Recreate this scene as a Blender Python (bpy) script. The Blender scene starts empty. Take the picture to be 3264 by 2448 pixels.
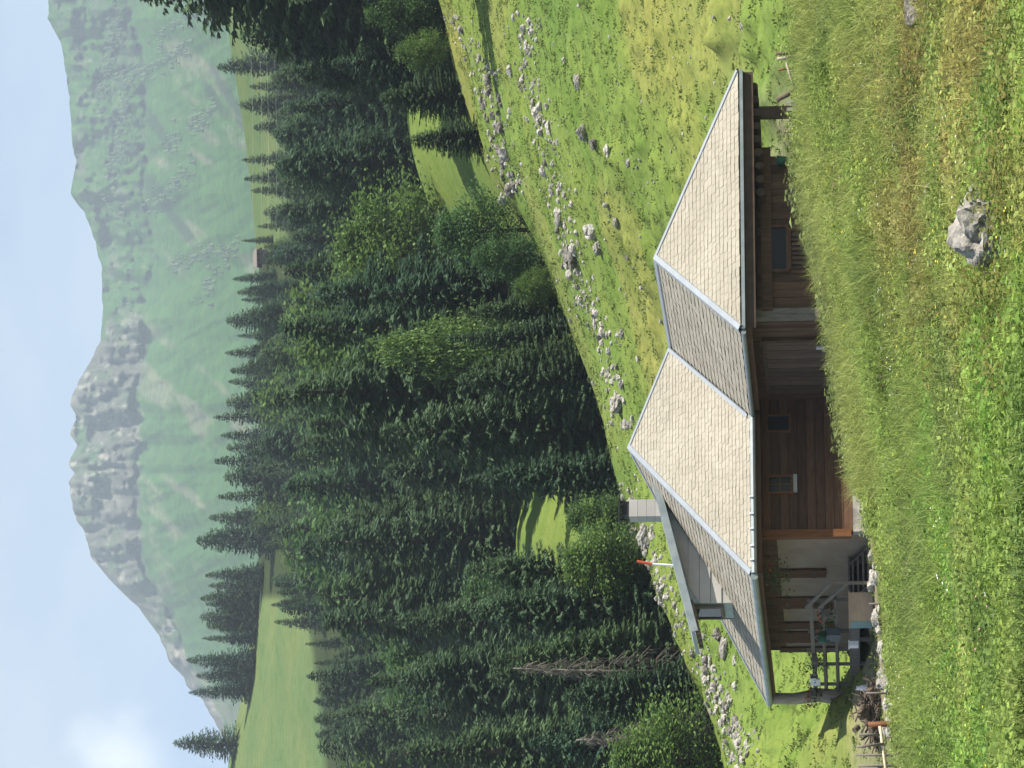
import bpy, math, random
import numpy as np
from math import sin, cos, tan, atan, radians, pi, sqrt, floor
from mathutils import Matrix, Vector, noise as mnoise

random.seed(7); RNG = np.random.default_rng(11)
scene = bpy.context.scene
COL = scene.collection

# ------------------------------------------------------------------ camera, sky, sun, exposure
# the photograph lies on its side: the camera was held turned by a quarter, world-up points to picture-left
FPX = 2800.0; PITCH = atan((840 - 512) / FPX); ROLL = 0.0175
_f = np.array([0, cos(PITCH), sin(PITCH)]); _r0 = np.array([1., 0, 0]); _u0 = np.cross(_r0, _f)
_R = _r0 * cos(ROLL) - _u0 * sin(ROLL); _U = _u0 * cos(ROLL) + _r0 * sin(ROLL)
cam_d = bpy.data.cameras.new('camera'); cam = bpy.data.objects.new('camera', cam_d); COL.objects.link(cam)
cam_d.sensor_fit = 'HORIZONTAL'; cam_d.sensor_width = 36.0; cam_d.lens = 36.0 * FPX / 1024.0
cam_d.clip_start = 0.5; cam_d.clip_end = 30000
_X, _Y, _Z = -_U, _R, -_f
cam.matrix_world = Matrix(((_X[0], _Y[0], _Z[0], 0), (_X[1], _Y[1], _Z[1], 0), (_X[2], _Y[2], _Z[2], 0), (0, 0, 0, 1)))
scene.camera = cam

SUN_AZ = radians(14)      # from straight right of the view, turned towards the camera
SUN_EL = radians(54)
SUN_DIR = np.array([cos(SUN_EL) * cos(SUN_AZ), -cos(SUN_EL) * sin(SUN_AZ), sin(SUN_EL)])
sun_d = bpy.data.lights.new('sun', 'SUN'); sun = bpy.data.objects.new('sun', sun_d); COL.objects.link(sun)
sun_d.energy = 5.0; sun_d.angle = radians(0.5); sun_d.color = (1.0, 0.93, 0.82)
sun.rotation_euler = Vector(SUN_DIR).to_track_quat('Z', 'Y').to_euler()

world = bpy.data.worlds.new('World'); scene.world = world; world.use_nodes = True
def build_world():
    nt = world.node_tree; nt.nodes.clear()
    N = nt.nodes.new; L = nt.links.new
    out = N('ShaderNodeOutputWorld'); bg = N('ShaderNodeBackground'); sky = N('ShaderNodeTexSky')
    sky.sky_type = 'NISHITA'; sky.sun_disc = False; sky.sun_elevation = SUN_EL
    sky.sun_rotation = math.atan2(SUN_DIR[0], SUN_DIR[1])
    sky.altitude = 1600; sky.air_density = 1.0; sky.dust_density = 1.6; sky.ozone_density = 1.0
    tc = N('ShaderNodeTexCoord'); mp = N('ShaderNodeMapping')
    mp.inputs['Scale'].default_value = (1.0, 1.0, 2.2)
    n1 = N('ShaderNodeTexNoise'); n1.inputs['Scale'].default_value = 7.0; n1.inputs['Detail'].default_value = 8
    n1.inputs['Roughness'].default_value = 0.5
    r1 = N('ShaderNodeValToRGB'); r1.color_ramp.elements[0].position = 0.30; r1.color_ramp.elements[1].position = 0.80
    r1.color_ramp.elements[0].color = (0.12, 0.12, 0.12, 1); r1.color_ramp.elements[1].color = (1, 1, 1, 1)
    mix = N('ShaderNodeMix'); mix.data_type = 'RGBA'
    mix.inputs['B'].default_value = (3.5, 4.1, 4.85, 1)
    L(tc.outputs['Generated'], mp.inputs['Vector']); L(mp.outputs['Vector'], n1.inputs['Vector'])
    L(n1.outputs['Fac'], r1.inputs['Fac']); L(r1.outputs['Color'], mix.inputs['Factor'])
    cdir = P(8, 118, 1.0); cdir = cdir / np.linalg.norm(cdir)
    dp = N('ShaderNodeVectorMath'); dp.operation = 'DISTANCE'; dp.inputs[1].default_value = tuple(cdir)
    nv = N('ShaderNodeTexNoise'); nv.inputs['Scale'].default_value = 42.0; nv.inputs['Detail'].default_value = 6
    mr = N('ShaderNodeMapRange'); mr.inputs['From Min'].default_value = 0.022; mr.inputs['From Max'].default_value = 0.0; mr.interpolation_type = 'SMOOTHSTEP'
    ma = N('ShaderNodeMath'); ma.operation = 'MULTIPLY_ADD'; ma.inputs[1].default_value = 0.030; ma.inputs[2].default_value = -0.015
    mb_ = N('ShaderNodeMath'); mb_.operation = 'ADD'
    L(tc.outputs['Generated'], dp.inputs[0]); L(tc.outputs['Generated'], nv.inputs['Vector']); L(nv.outputs['Fac'], ma.inputs[0])
    L(dp.outputs['Value'], mb_.inputs[0]); L(ma.outputs[0], mb_.inputs[1]); L(mb_.outputs[0], mr.inputs['Value'])
    mix2 = N('ShaderNodeMix'); mix2.data_type = 'RGBA'; mix2.inputs['B'].default_value = (5.4, 5.8, 6.3, 1)
    L(sky.outputs['Color'], mix.inputs['A']); L(mix.outputs['Result'], mix2.inputs['A']); L(mr.outputs[0], mix2.inputs['Factor']); L(mix2.outputs['Result'], bg.inputs['Color'])
    bg.inputs['Strength'].default_value = 0.085
    L(bg.outputs['Background'], out.inputs['Surface'])
scene.view_settings.view_transform = 'Standard'; scene.view_settings.look = 'None'
scene.view_settings.exposure = 1.08; scene.view_settings.gamma = 1.0
scene.view_settings.use_curve_mapping = False
scene.render.engine = 'CYCLES'
cy = scene.cycles
cy.use_denoising = True; cy.max_bounces = 6; cy.diffuse_bounces = 2; cy.glossy_bounces = 2
cy.transmission_bounces = 3; cy.transparent_max_bounces = 4; cy.volume_bounces = 0
cy.caustics_reflective = False; cy.caustics_refractive = False

# ------------------------------------------------------------------ helpers
def P(u, v, y):
    """the point at world depth y that the upright photograph (768 x 1024) shows at (u, v)"""
    d = _f * FPX + _R * (u - 384) + _U * (512 - v)
    return d * (y / d[1])
def proj(p):
    p = np.asarray(p, float); k = FPX / (p @ _f)
    return 384 + k * (p @ _R), 512 - k * (p @ _U)

build_world()

def tag(o, label=None, cat=None, group=None, kind=None):
    if label: o['label'] = label
    if cat: o['category'] = cat
    if group: o['group'] = group
    if kind: o['kind'] = kind
    return o
def empty(name, loc, label=None, cat=None, group=None):
    o = bpy.data.objects.new(name, None); COL.objects.link(o); o.location = tuple(loc)
    o.empty_display_size = 0.2
    return tag(o, label, cat, group)

class MB:
    """collects shapes and links them as ONE mesh object"""
    def __init__(self): self.v = []; self.f = []; self.t = []
    def add(self, vs, fs, t=0.5):
        b = len(self.v); self.v += [tuple(float(c) for c in p) for p in vs]
        for f in fs: self.f.append(tuple(i + b for i in f)); self.t.append(t)
    def quad(self, a, b, c, d, t=0.5): self.add((a, b, c, d), ((0, 1, 2, 3),), t)
    def hexa(self, p, t=0.5):   # 8 corners: bottom 0-3, top 4-7
        self.add(p, ((3, 2, 1, 0), (4, 5, 6, 7), (0, 1, 5, 4), (1, 2, 6, 5), (2, 3, 7, 6), (3, 0, 4, 7)), t)
    def box(self, c, sx, sy, sz, ax=None, t=0.5):
        c = np.asarray(c, float)
        ex, ey, ez = ax if ax is not None else (np.array([1., 0, 0]), np.array([0, 1., 0]), np.array([0, 0, 1.]))
        q = []
        for k in (-1, 1):
            for i, j in ((-1, -1), (1, -1), (1, 1), (-1, 1)):
                q.append(c + ex * (i * sx / 2) + ey * (j * sy / 2) + ez * (k * sz / 2))
        self.hexa(q, t)
    def beam(self, p0, p1, w, h, up=(0, 0, 1), t=0.5):
        p0 = np.asarray(p0, float); p1 = np.asarray(p1, float); d = p1 - p0; L = np.linalg.norm(d); d = d / L
        up = np.asarray(up, float)
        if abs(d @ up) > 0.97: up = np.array([0., 1, 0])
        s = np.cross(d, up); s /= np.linalg.norm(s); n = np.cross(s, d)
        self.box((p0 + p1) / 2, L, w, h, (d, s, n), t)
    def tube(self, pts, rad, n=8, t=0.5, cap=True):
        pts = [np.asarray(p, float) for p in pts]; b = len(self.v)
        rad = rad if hasattr(rad, '__len__') else [rad] * len(pts)
        for i, p in enumerate(pts):
            d = pts[min(i + 1, len(pts) - 1)] - pts[max(i - 1, 0)]; d = d / (np.linalg.norm(d) + 1e-9)
            a = np.array([0, 0, 1.]) if abs(d[2]) < 0.9 else np.array([1., 0, 0])
            s = np.cross(d, a); s /= np.linalg.norm(s); m = np.cross(s, d)
            for k in range(n):
                an = 2 * pi * k / n
                self.v.append(tuple(p + (s * cos(an) + m * sin(an)) * rad[i]))
        for i in range(len(pts) - 1):
            for k in range(n):
                k2 = (k + 1) % n
                self.f.append((b + i * n + k, b + i * n + k2, b + (i + 1) * n + k2, b + (i + 1) * n + k)); self.t.append(t)
        if cap:
            self.f.append(tuple(b + k for k in range(n))[::-1]); self.t.append(t)
            self.f.append(tuple(b + (len(pts) - 1) * n + k for k in range(n))); self.t.append(t)
    def mesh(self, name, mat, smooth=False):
        me = bpy.data.meshes.new(name); me.from_pydata(self.v, [], self.f)
        a = me.attributes.new('tint', 'FLOAT', 'FACE'); a.data.foreach_set('value', np.array(self.t, dtype=np.float32))
        me.materials.append(mat)
        if smooth: me.polygons.foreach_set('use_smooth', np.ones(len(me.polygons), dtype=bool))
        me.update(); return me
    def build(self, name, mat, parent=None, smooth=False):
        if parent is not None:      # shapes were given in world space: store them relative to the thing's base
            ox, oy, oz = world_loc(parent)
            self.v = [(a - ox, b - oy, c - oz) for a, b, c in self.v]
        o = bpy.data.objects.new(name, self.mesh(name, mat, smooth)); COL.objects.link(o)
        if parent is not None: o.parent = parent
        return o
def world_loc(o):
    l = Vector((0, 0, 0))
    while o is not None: l += o.location; o = o.parent
    return l
def local(o, mb_obj): return mb_obj

def copy_tree(src, loc, rz=0.0, sc=1.0, label=None, cat=None, group=None):
    c = src.copy(); COL.objects.link(c); c.location = tuple(loc); c.rotation_euler = (0, 0, rz)
    c.scale = (sc, sc, sc) if not hasattr(sc, '__len__') else sc
    tag(c, label, cat, group)
    for ch in src.children:
        d = ch.copy(); COL.objects.link(d); d.parent = c
    return c

# ------------------------------------------------------------------ materials
def new_mat(name):
    m = bpy.data.materials.new(name); m.use_nodes = True
    nt = m.node_tree; nt.nodes.clear()
    out = nt.nodes.new('ShaderNodeOutputMaterial'); b = nt.nodes.new('ShaderNodeBsdfPrincipled')
    nt.links.new(b.outputs[0], out.inputs[0])
    b.inputs['Roughness'].default_value = 0.8
    if 'Specular IOR Level' in b.inputs: b.inputs['Specular IOR Level'].default_value = 0.25
    return m, nt, b, out
def ramp(nt, stops):
    r = nt.nodes.new('ShaderNodeValToRGB'); e = r.color_ramp.elements
    while len(e) < len(stops): e.new(0.5)
    for i, (p, c) in enumerate(stops): e[i].position = p; e[i].color = (*c, 1)
    return r
def noise_node(nt, scale, detail=6, rough=0.55, vec=None, stretch=None):
    n = nt.nodes.new('ShaderNodeTexNoise'); n.inputs['Scale'].default_value = scale
    n.inputs['Detail'].default_value = detail; n.inputs['Roughness'].default_value = rough
    if vec is None:
        g = nt.nodes.new('ShaderNodeNewGeometry'); vec = g.outputs['Position']
    if stretch:
        mp = nt.nodes.new('ShaderNodeMapping'); mp.inputs['Scale'].default_value = stretch
        nt.links.new(vec, mp.inputs['Vector']); vec = mp.outputs['Vector']
    nt.links.new(vec, n.inputs['Vector']); return n
def mixc(nt, fac, a, b, blend='MIX'):
    m = nt.nodes.new('ShaderNodeMix'); m.data_type = 'RGBA'; m.blend_type = blend
    for s, x in (('Factor', fac), ('A', a), ('B', b)):
        if isinstance(x, (tuple, list)): m.inputs[s].default_value = (*x, 1) if len(x) == 3 else x
        elif isinstance(x, (int, float)): m.inputs[s].default_value = x
        else: nt.links.new(x, m.inputs[s])
    return m.outputs['Result']
def attr(nt, name, kind='GEOMETRY'):
    a = nt.nodes.new('ShaderNodeAttribute'); a.attribute_name = name; a.attribute_type = kind; return a
def bump(nt, b, height, strength=0.5, dist=0.02):
    bp = nt.nodes.new('ShaderNodeBump'); bp.inputs['Strength'].default_value = strength
    bp.inputs['Distance'].default_value = dist
    nt.links.new(height, bp.inputs['Height']); nt.links.new(bp.outputs[0], b.inputs['Normal'])

def mat_surface(name, c1, c2, scale=3.0, rough=0.8, stretch=None, bump_s=0.3, bump_d=0.01, tint=0.0, metal=0.0, spec=0.25):
    """two-tone noisy surface; 'tint' darkens or lightens each piece by its own stored value"""
    m, nt, b, out = new_mat(name)
    tc = nt.nodes.new('ShaderNodeTexCoord')
    n = noise_node(nt, scale, 8, 0.6, tc.outputs['Object'], stretch)
    r = ramp(nt, [(0.3, c1), (0.7, c2)]); nt.links.new(n.outputs['Fac'], r.inputs['Fac'])
    col = r.outputs['Color']
    if tint:
        a = attr(nt, 'tint'); mm = nt.nodes.new('ShaderNodeMapRange')
        mm.inputs['To Min'].default_value = 1 - tint; mm.inputs['To Max'].default_value = 1 + tint
        nt.links.new(a.outputs['Fac'], mm.inputs['Value'])
        vm = nt.nodes.new('ShaderNodeVectorMath'); vm.operation = 'SCALE'
        nt.links.new(col, vm.inputs[0]); nt.links.new(mm.outputs[0], vm.inputs['Scale']); col = vm.outputs[0]
    nt.links.new(col, b.inputs['Base Color']); b.inputs['Roughness'].default_value = rough
    b.inputs['Metallic'].default_value = metal
    if 'Specular IOR Level' in b.inputs: b.inputs['Specular IOR Level'].default_value = spec
    if bump_s: bump(nt, b, n.outputs['Fac'], bump_s, bump_d)
    return m

def mat_leaf(name, dark, light, inst=True, trans=0.35, rough=0.6, hue_rand=0.35):
    """leaves and needles: diffuse with light passing through; colour drifts by stored tint and by plant"""
    m, nt, b, out = new_mat(name)
    a = attr(nt, 'tint'); r = ramp(nt, [(0.0, dark), (1.0, light)]); nt.links.new(a.outputs['Fac'], r.inputs['Fac'])
    col = r.outputs['Color']
    if inst:
        c = attr(nt, 'pcol', 'INSTANCER'); col = mixc(nt, 1.0, col, c.outputs['Color'], 'MULTIPLY')
    else:
        oi = nt.nodes.new('ShaderNodeObjectInfo')
        rr = ramp(nt, [(0.0, (0.70, 0.84, 0.98)), (0.5, (1, 1, 1)), (1.0, (1.10, 1.10, 0.90))])
        nt.links.new(oi.outputs['Random'], rr.inputs['Fac']); col = mixc(nt, 1.0, col, rr.outputs['Color'], 'MULTIPLY')
    nt.links.new(col, b.inputs['Base Color']); b.inputs['Roughness'].default_value = rough
    if 'Specular IOR Level' in b.inputs: b.inputs['Specular IOR Level'].default_value = 0.2
    tr = nt.nodes.new('ShaderNodeBsdfTranslucent'); nt.links.new(col, tr.inputs['Color'])
    ms = nt.nodes.new('ShaderNodeMixShader'); ms.inputs[0].default_value = trans
    nt.links.new(b.outputs[0], ms.inputs[1]); nt.links.new(tr.outputs[0], ms.inputs[2])
    nt.links.new(ms.outputs[0], out.inputs[0])
    return m

M = {}
M['shingle'] = mat_surface('shingle', (0.262, 0.240, 0.192), (0.328, 0.304, 0.248), 0.7, 0.9, None, 0.12, 0.004, tint=0.09)
M['deck'] = mat_surface('deck', (0.05, 0.035, 0.025), (0.09, 0.06, 0.04), 4, 0.9)
M['zinc'] = mat_surface('zinc', (0.22, 0.245, 0.27), (0.28, 0.305, 0.33), 2.5, 0.55, None, 0.05, 0.004, metal=0.25, spec=0.5)
M['gutter'] = mat_surface('gutter', (0.20, 0.24, 0.25), (0.32, 0.36, 0.36), 3.0, 0.5, None, 0.05, 0.004, metal=0.4, spec=0.5)
M['hook'] = mat_surface('hook', (0.75, 0.76, 0.78), (0.85, 0.85, 0.86), 3.0, 0.3, None, 0, 0, metal=0.3)
M['wood'] = mat_surface('wood', (0.066, 0.037, 0.022), (0.120, 0.070, 0.043), 2.2, 0.85, (6, 6, 0.8), 0.4, 0.006, tint=0.35)
M['wood_h'] = mat_surface('wood_h', (0.074, 0.038, 0.021), (0.130, 0.070, 0.040), 2.2, 0.85, (1, 1, 7), 0.4, 0.006, tint=0.35)
M['wood_orange'] = mat_surface('wood_orange', (0.12, 0.048, 0.017), (0.20, 0.085, 0.031), 3, 0.7, (6, 6, 0.8), 0.3, 0.005, tint=0.2)
M['wood_grey'] = mat_surface('wood_grey', (0.11, 0.095, 0.078), (0.21, 0.185, 0.155), 3, 0.9, (5, 5, 1), 0.5, 0.006, tint=0.3)
M['wood_red'] = mat_surface('wood_red', (0.085, 0.036, 0.016), (0.15, 0.066, 0.028), 3, 0.85, (5, 5, 1), 0.4, 0.006, tint=0.3)
M['wood_dim'] = mat_surface('wood_dim', (0.070, 0.047, 0.034), (0.125, 0.088, 0.064), 3, 0.9, (5, 5, 1), 0.5, 0.006, tint=0.3)
M['wood_tan'] = mat_surface('wood_tan', (0.30, 0.23, 0.165), (0.42, 0.34, 0.25), 2, 0.8, (1, 1, 5), 0.2, 0.004, tint=0.2)
M['wood_pale'] = mat_surface('wood_pale', (0.50, 0.40, 0.28), (0.66, 0.56, 0.42), 3, 0.8, (5, 5, 1), 0.2, 0.004, tint=0.2)
M['plaster'] = mat_surface('plaster', (0.25, 0.19, 0.135), (0.34, 0.275, 0.205), 2.0, 0.9, None, 0.2, 0.01)
M['cladding'] = mat_surface('cladding', (0.32, 0.31, 0.285), (0.41, 0.40, 0.37), 1.2, 0.8, None, 0.1, 0.004, tint=0.1)
M['stone'] = mat_surface('stone', (0.10, 0.095, 0.085), (0.38, 0.36, 0.32), 3.5, 0.95, None, 0.8, 0.05)
M['stone_pale'] = mat_surface('stone_pale', (0.17, 0.16, 0.14), (0.52, 0.49, 0.44), 2.6, 0.95, None, 0.8, 0.05)
M['stone_dark'] = mat_surface('stone_dark', (0.045, 0.042, 0.038), (0.27, 0.25, 0.22), 2.2, 0.95, None, 0.9, 0.06)
M['bark'] = mat_surface('bark', (0.06, 0.045, 0.033), (0.14, 0.11, 0.085), 6, 0.95, (3, 3, 0.6), 0.8, 0.03)
M['deadwood'] = mat_surface('deadwood', (0.26, 0.22, 0.17), (0.46, 0.40, 0.32), 5, 0.95, (3, 3, 0.6), 0.5, 0.02)
M['twig'] = mat_surface('twig', (0.10, 0.09, 0.075), (0.19, 0.17, 0.14), 5, 0.95, None, 0, 0)
M['white'] = mat_surface('white', (0.72, 0.72, 0.72), (0.82, 0.82, 0.81), 3, 0.6, None, 0, 0)
M['red'] = mat_surface('red', (0.42, 0.07, 0.035), (0.55, 0.11, 0.05), 3, 0.6, None, 0, 0)
M['black'] = mat_surface('black', (0.012, 0.012, 0.013), (0.03, 0.03, 0.03), 3, 0.6, None, 0, 0)
M['teal'] = mat_surface('teal', (0.16, 0.26, 0.27), (0.22, 0.33, 0.34), 3, 0.7, None, 0.1, 0.004)
M['green_plastic'] = mat_surface('green_plastic', (0.018, 0.075, 0.045), (0.028, 0.11, 0.065), 3, 0.5, None, 0, 0)
M['blue_plastic'] = mat_surface('blue_plastic', (0.07, 0.085, 0.115), (0.11, 0.13, 0.17), 3, 0.5, None, 0, 0)
M['cable'] = mat_surface('cable', (0.40, 0.42, 0.44), (0.5, 0.52, 0.54), 3, 0.4, None, 0, 0)
M['needle'] = mat_leaf('needle', (0.052, 0.092, 0.052), (0.112, 0.178, 0.086), inst=False, trans=0.35)
M['leaf'] = mat_leaf('leaf', (0.058, 0.112, 0.036), (0.150, 0.235, 0.070), inst=False, trans=0.35)
M['blade'] = mat_leaf('blade', (0.55, 0.60, 0.55), (1.25, 1.2, 1.0), inst=True, trans=0.4)
M['petal'] = mat_leaf('petal', (0.9, 0.9, 0.9), (1, 1, 1), inst=True, trans=0.2)
def mat_glass(name, c):
    m, nt, b, out = new_mat(name); b.inputs['Base Color'].default_value = (*c, 1); b.inputs['Roughness'].default_value = 0.08
    if 'Specular IOR Level' in b.inputs: b.inputs['Specular IOR Level'].default_value = 0.15
    n = noise_node(nt, 2.0, 2); bump(nt, b, n.outputs['Fac'], 0.05, 0.01); return m
M['glass'] = mat_glass('glass', (0.02, 0.03, 0.022)); M['glass_blue'] = mat_glass('glass_blue', (0.006, 0.008, 0.014))

# ------------------------------------------------------------------ the lie of the land
# along each line of sight u: (depth, height in the photograph) of the ground
_prof = {
 -420: [(28, 1040), (45, 985), (62, 908), (66, 905), (92, 800), (100, 820), (140, 745), (200, 640), (330, 430), (460, 330), (600, 215), (640, 222), (900, 300)],
 0:    [(28, 1042), (45, 966), (62, 902), (66, 897), (70, 888), (97, 722), (108, 735), (135, 735), (200, 600), (330, 420), (460, 335), (600, 227), (640, 236), (900, 300)],
 100:  [(28, 1044), (45, 960), (62, 893), (66, 882), (72, 878), (82, 872), (86, 846), (103, 684), (114, 696), (140, 690), (200, 560), (330, 410), (460, 325), (590, 245), (640, 256), (900, 300)],
 200:  [(28, 1046), (45, 954), (62, 884), (66, 874), (72, 872), (82, 868), (86, 840), (109, 641), (120, 652), (135, 640), (165, 545), (185, 505), (200, 508), (330, 400), (460, 318), (590, 257), (640, 270), (900, 300)],
 320:  [(28, 1048), (45, 950), (62, 862), (66, 862), (82, 855), (87, 830), (118, 603), (130, 616), (150, 610), (200, 520), (330, 395), (460, 312), (560, 268), (640, 280), (900, 300)],
 460:  [(28, 1050), (45, 944), (60, 845), (64, 842), (76, 824), (128, 559), (138, 570), (150, 566), (200, 470), (330, 370), (460, 295), (540, 262), (640, 275), (900, 300)],
 613:  [(28, 1052), (45, 938), (60, 815), (64, 811), (72, 800), (139, 484), (147, 486), (165, 450), (190, 405), (203, 415), (230, 428), (330, 380), (460, 306), (540, 246), (600, 256), (900, 300)],
 768:  [(28, 1054), (45, 932), (60, 806), (64, 802), (70, 793), (150, 435), (160, 438), (200, 395), (230, 405), (330, 355), (460, 282), (540, 227), (600, 238), (900, 300)],
 1190: [(28, 1058), (45, 925), (60, 795), (64, 790), (70, 780), (170, 330), (185, 330), (230, 290), (330, 250), (460, 220), (540, 190), (600, 200), (900, 300)],
}
_UK = sorted(_prof); _ug = np.arange(-420, 1191, 10.0); _yg = np.concatenate([np.arange(28, 160, 1.0), np.arange(160, 902, 4.0)])
_Zk = []
for _k in _UK:
    ys = [p[0] for p in _prof[_k]]; zs = [P(_k, p[1], p[0])[2] for p in _prof[_k]]
    _Zk.append(np.interp(_yg, ys, zs))
_Zk = np.array(_Zk)
_Zg = np.array([[np.interp(uu, _UK, _Zk[:, j]) for j in range(len(_yg))] for uu in _ug])
def _smooth(Z, n, axis):
    k = np.ones(2 * n + 1) / (2 * n + 1)
    pad = [(0, 0), (0, 0)]; pad[axis] = (n, n)
    return np.apply_along_axis(lambda r: np.convolve(r, k, 'valid'), axis, np.pad(Z, pad, mode='edge'))
_Zg = _smooth(_smooth(_Zg, 4, 0), 2, 1)
def _vnoise(x, y, s, seed=0):
    """smooth value noise on the plane (numpy)"""
    x = x / s + seed * 17.3; y = y / s - seed * 9.1
    xi = np.floor(x).astype(int); yi = np.floor(y).astype(int); fx = x - xi; fy = y - yi
    fx = fx * fx * (3 - 2 * fx); fy = fy * fy * (3 - 2 * fy)
    def h(a, b):
        n = (a * 374761393 + b * 668265263 + seed * 974711) & 0x7fffffff
        n = ((n ^ (n >> 13)) * 1274126177) & 0x7fffffff
        return ((n ^ (n >> 16)) & 0xffff) / 65535.0
    return (h(xi, yi) * (1 - fx) + h(xi + 1, yi) * fx) * (1 - fy) + (h(xi, yi + 1) * (1 - fx) + h(xi + 1, yi + 1) * fx) * fy
def H0(x, y):
    x = np.asarray(x, float); y = np.asarray(y, float)
    ye = np.maximum(y, 28.0); u = np.clip(384 + FPX * x / (ye * 0.9932), -419, 1189); ye = np.minimum(ye, 899)
    i = (u - _ug[0]) / 10.0; i0 = np.clip(np.floor(i).astype(int), 0, len(_ug) - 2); fi = i - i0
    j = np.where(ye < 159, ye - 28, 131 + (ye - 159) / 4.0 + 0.0)
    jj = np.interp(ye, _yg, np.arange(len(_yg))); j0 = np.clip(np.floor(jj).astype(int), 0, len(_yg) - 2); fj = jj - j0
    z = (_Zg[i0, j0] * (1 - fi) + _Zg[i0 + 1, j0] * fi) * (1 - fj) + (_Zg[i0, j0 + 1] * (1 - fi) + _Zg[i0 + 1, j0 + 1] * fi) * fj
    near = np.clip((28 - y) / 28, 0, 1)
    return z * (1 - near) + near * (-1.75)
def H(x, y):
    x = np.asarray(x, float); y = np.asarray(y, float); z = H0(x, y)
    past = np.clip((y - 70) / 6, 0, 1) * np.clip((175 - y) / 15, 0, 1)
    rough = np.clip(_vnoise(x, y, 9.0, 5) * 1.9 - 0.35, 0.28, 1)
    z = z + past * rough * ((_vnoise(x, y, 0.75, 1) ** 3 * 0.85) * np.clip((118 - y) / 30, .06, 1) + (_vnoise(x, y, 1.7, 12) ** 2) * 0.45 * np.clip((135 - y) / 30, .2, 1) + _vnoise(x, y, 3.6, 2) * 0.40 - 0.35)
    fore = np.clip((66 - y) / 6, 0, 1)
    z = z + fore * (_vnoise(x, y, 4.0, 3) * 0.30 + _vnoise(x, y, 1.2, 4) * 0.14 - 0.22)
    far = np.clip((y - 190) / 60, 0, 1)
    return z + far * (_vnoise(x, y, 22.0, 6) - 0.5) * 2.0
def Hs(x, y): return float(H(np.array([x]), np.array([y]))[0])
def ground_hit(u, v, y0=29.0, y1=640.0):
    """first place where the line of sight (u, v) meets the ground"""
    ys = np.concatenate([np.arange(y0, 170, 0.25), np.arange(170, y1, 1.0)])
    d = _f * FPX + _R * (u - 384) + _U * (512 - v); d = d / d[1]
    below = d[2] * ys - H(d[0] * ys, ys)
    k = np.where(below < 0)[0]
    if len(k) == 0: return None
    y = ys[k[0]]; x = d[0] * y
    return np.array([x, y, Hs(x, y)])

def grid_mesh(name, X, Y, Z, mat, colours=None, smooth=True):
    n, m = X.shape; v = np.stack([X, Y, Z], -1).reshape(-1, 3)
    idx = np.arange(n * m).reshape(n, m)
    f = np.stack([idx[:-1, :-1], idx[1:, :-1], idx[1:, 1:], idx[:-1, 1:]], -1).reshape(-1, 4)
    me = bpy.data.meshes.new(name); me.vertices.add(len(v)); me.vertices.foreach_set('co', v.astype(np.float32).ravel())
    me.loops.add(f.size); me.loops.foreach_set('vertex_index', f.astype(np.int32).ravel())
    me.polygons.add(len(f)); me.polygons.foreach_set('loop_start', np.arange(0, f.size, 4, dtype=np.int32))
    me.polygons.foreach_set('loop_total', np.full(len(f), 4, dtype=np.int32))
    me.update(calc_edges=True); me.validate()
    if smooth: me.polygons.foreach_set('use_smooth', np.ones(len(f), dtype=bool))
    if colours is not None:
        a = me.attributes.new('ground_kind', 'FLOAT_COLOR', 'POINT')
        c = np.concatenate([colours.reshape(-1, 3), np.ones((n * m, 1))], 1)
        a.data.foreach_set('color', c.astype(np.float32).ravel())
    me.materials.append(mat)
    o = bpy.data.objects.new(name, me); COL.objects.link(o); return o

# ------------------------------------------------------------------ ground
def mat_ground():
    m, nt, b, out = new_mat('ground')
    a = attr(nt, 'ground_kind')
    n1 = noise_node(nt, 0.35, 5, 0.6); n2 = noise_node(nt, 3.5, 8, 0.7); n3 = noise_node(nt, 0.06, 4, 0.5)
    r1 = ramp(nt, [(0.30, (0.76, 0.86, 0.70)), (0.52, (1, 1, 1)), (0.74, (1.16, 1.08, 0.95))]); nt.links.new(n1.outputs['Fac'], r1.inputs['Fac'])
    r2 = ramp(nt, [(0.32, (0.62, 0.70, 0.6)), (0.5, (1, 1, 1)), (0.70, (1.25, 1.18, 1.1))]); nt.links.new(n2.outputs['Fac'], r2.inputs['Fac'])
    r3 = ramp(nt, [(0.35, (0.85, 0.95, 0.9)), (0.65, (1.12, 1.05, 0.95))]); nt.links.new(n3.outputs['Fac'], r3.inputs['Fac'])
    c = mixc(nt, 1.0, a.outputs['Color'], r1.outputs['Color'], 'MULTIPLY')
    c = mixc(nt, 1.0, c, r2.outputs['Color'], 'MULTIPLY'); c = mixc(nt, 1.0, c, r3.outputs['Color'], 'MULTIPLY')
    nt.links.new(c, b.inputs['Base Color']); b.inputs['Roughness'].default_value = 0.95
    b.inputs['Specular IOR Level'].default_value = 0.05
    bump(nt, b, n2.outputs['Fac'], 0.6, 0.10)
    return m
def crest_y(u): return np.interp(u, [-420, 0, 100, 200, 320, 460, 613, 768, 1190], [92, 97, 103, 109, 118, 128, 139, 150, 170])
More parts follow.
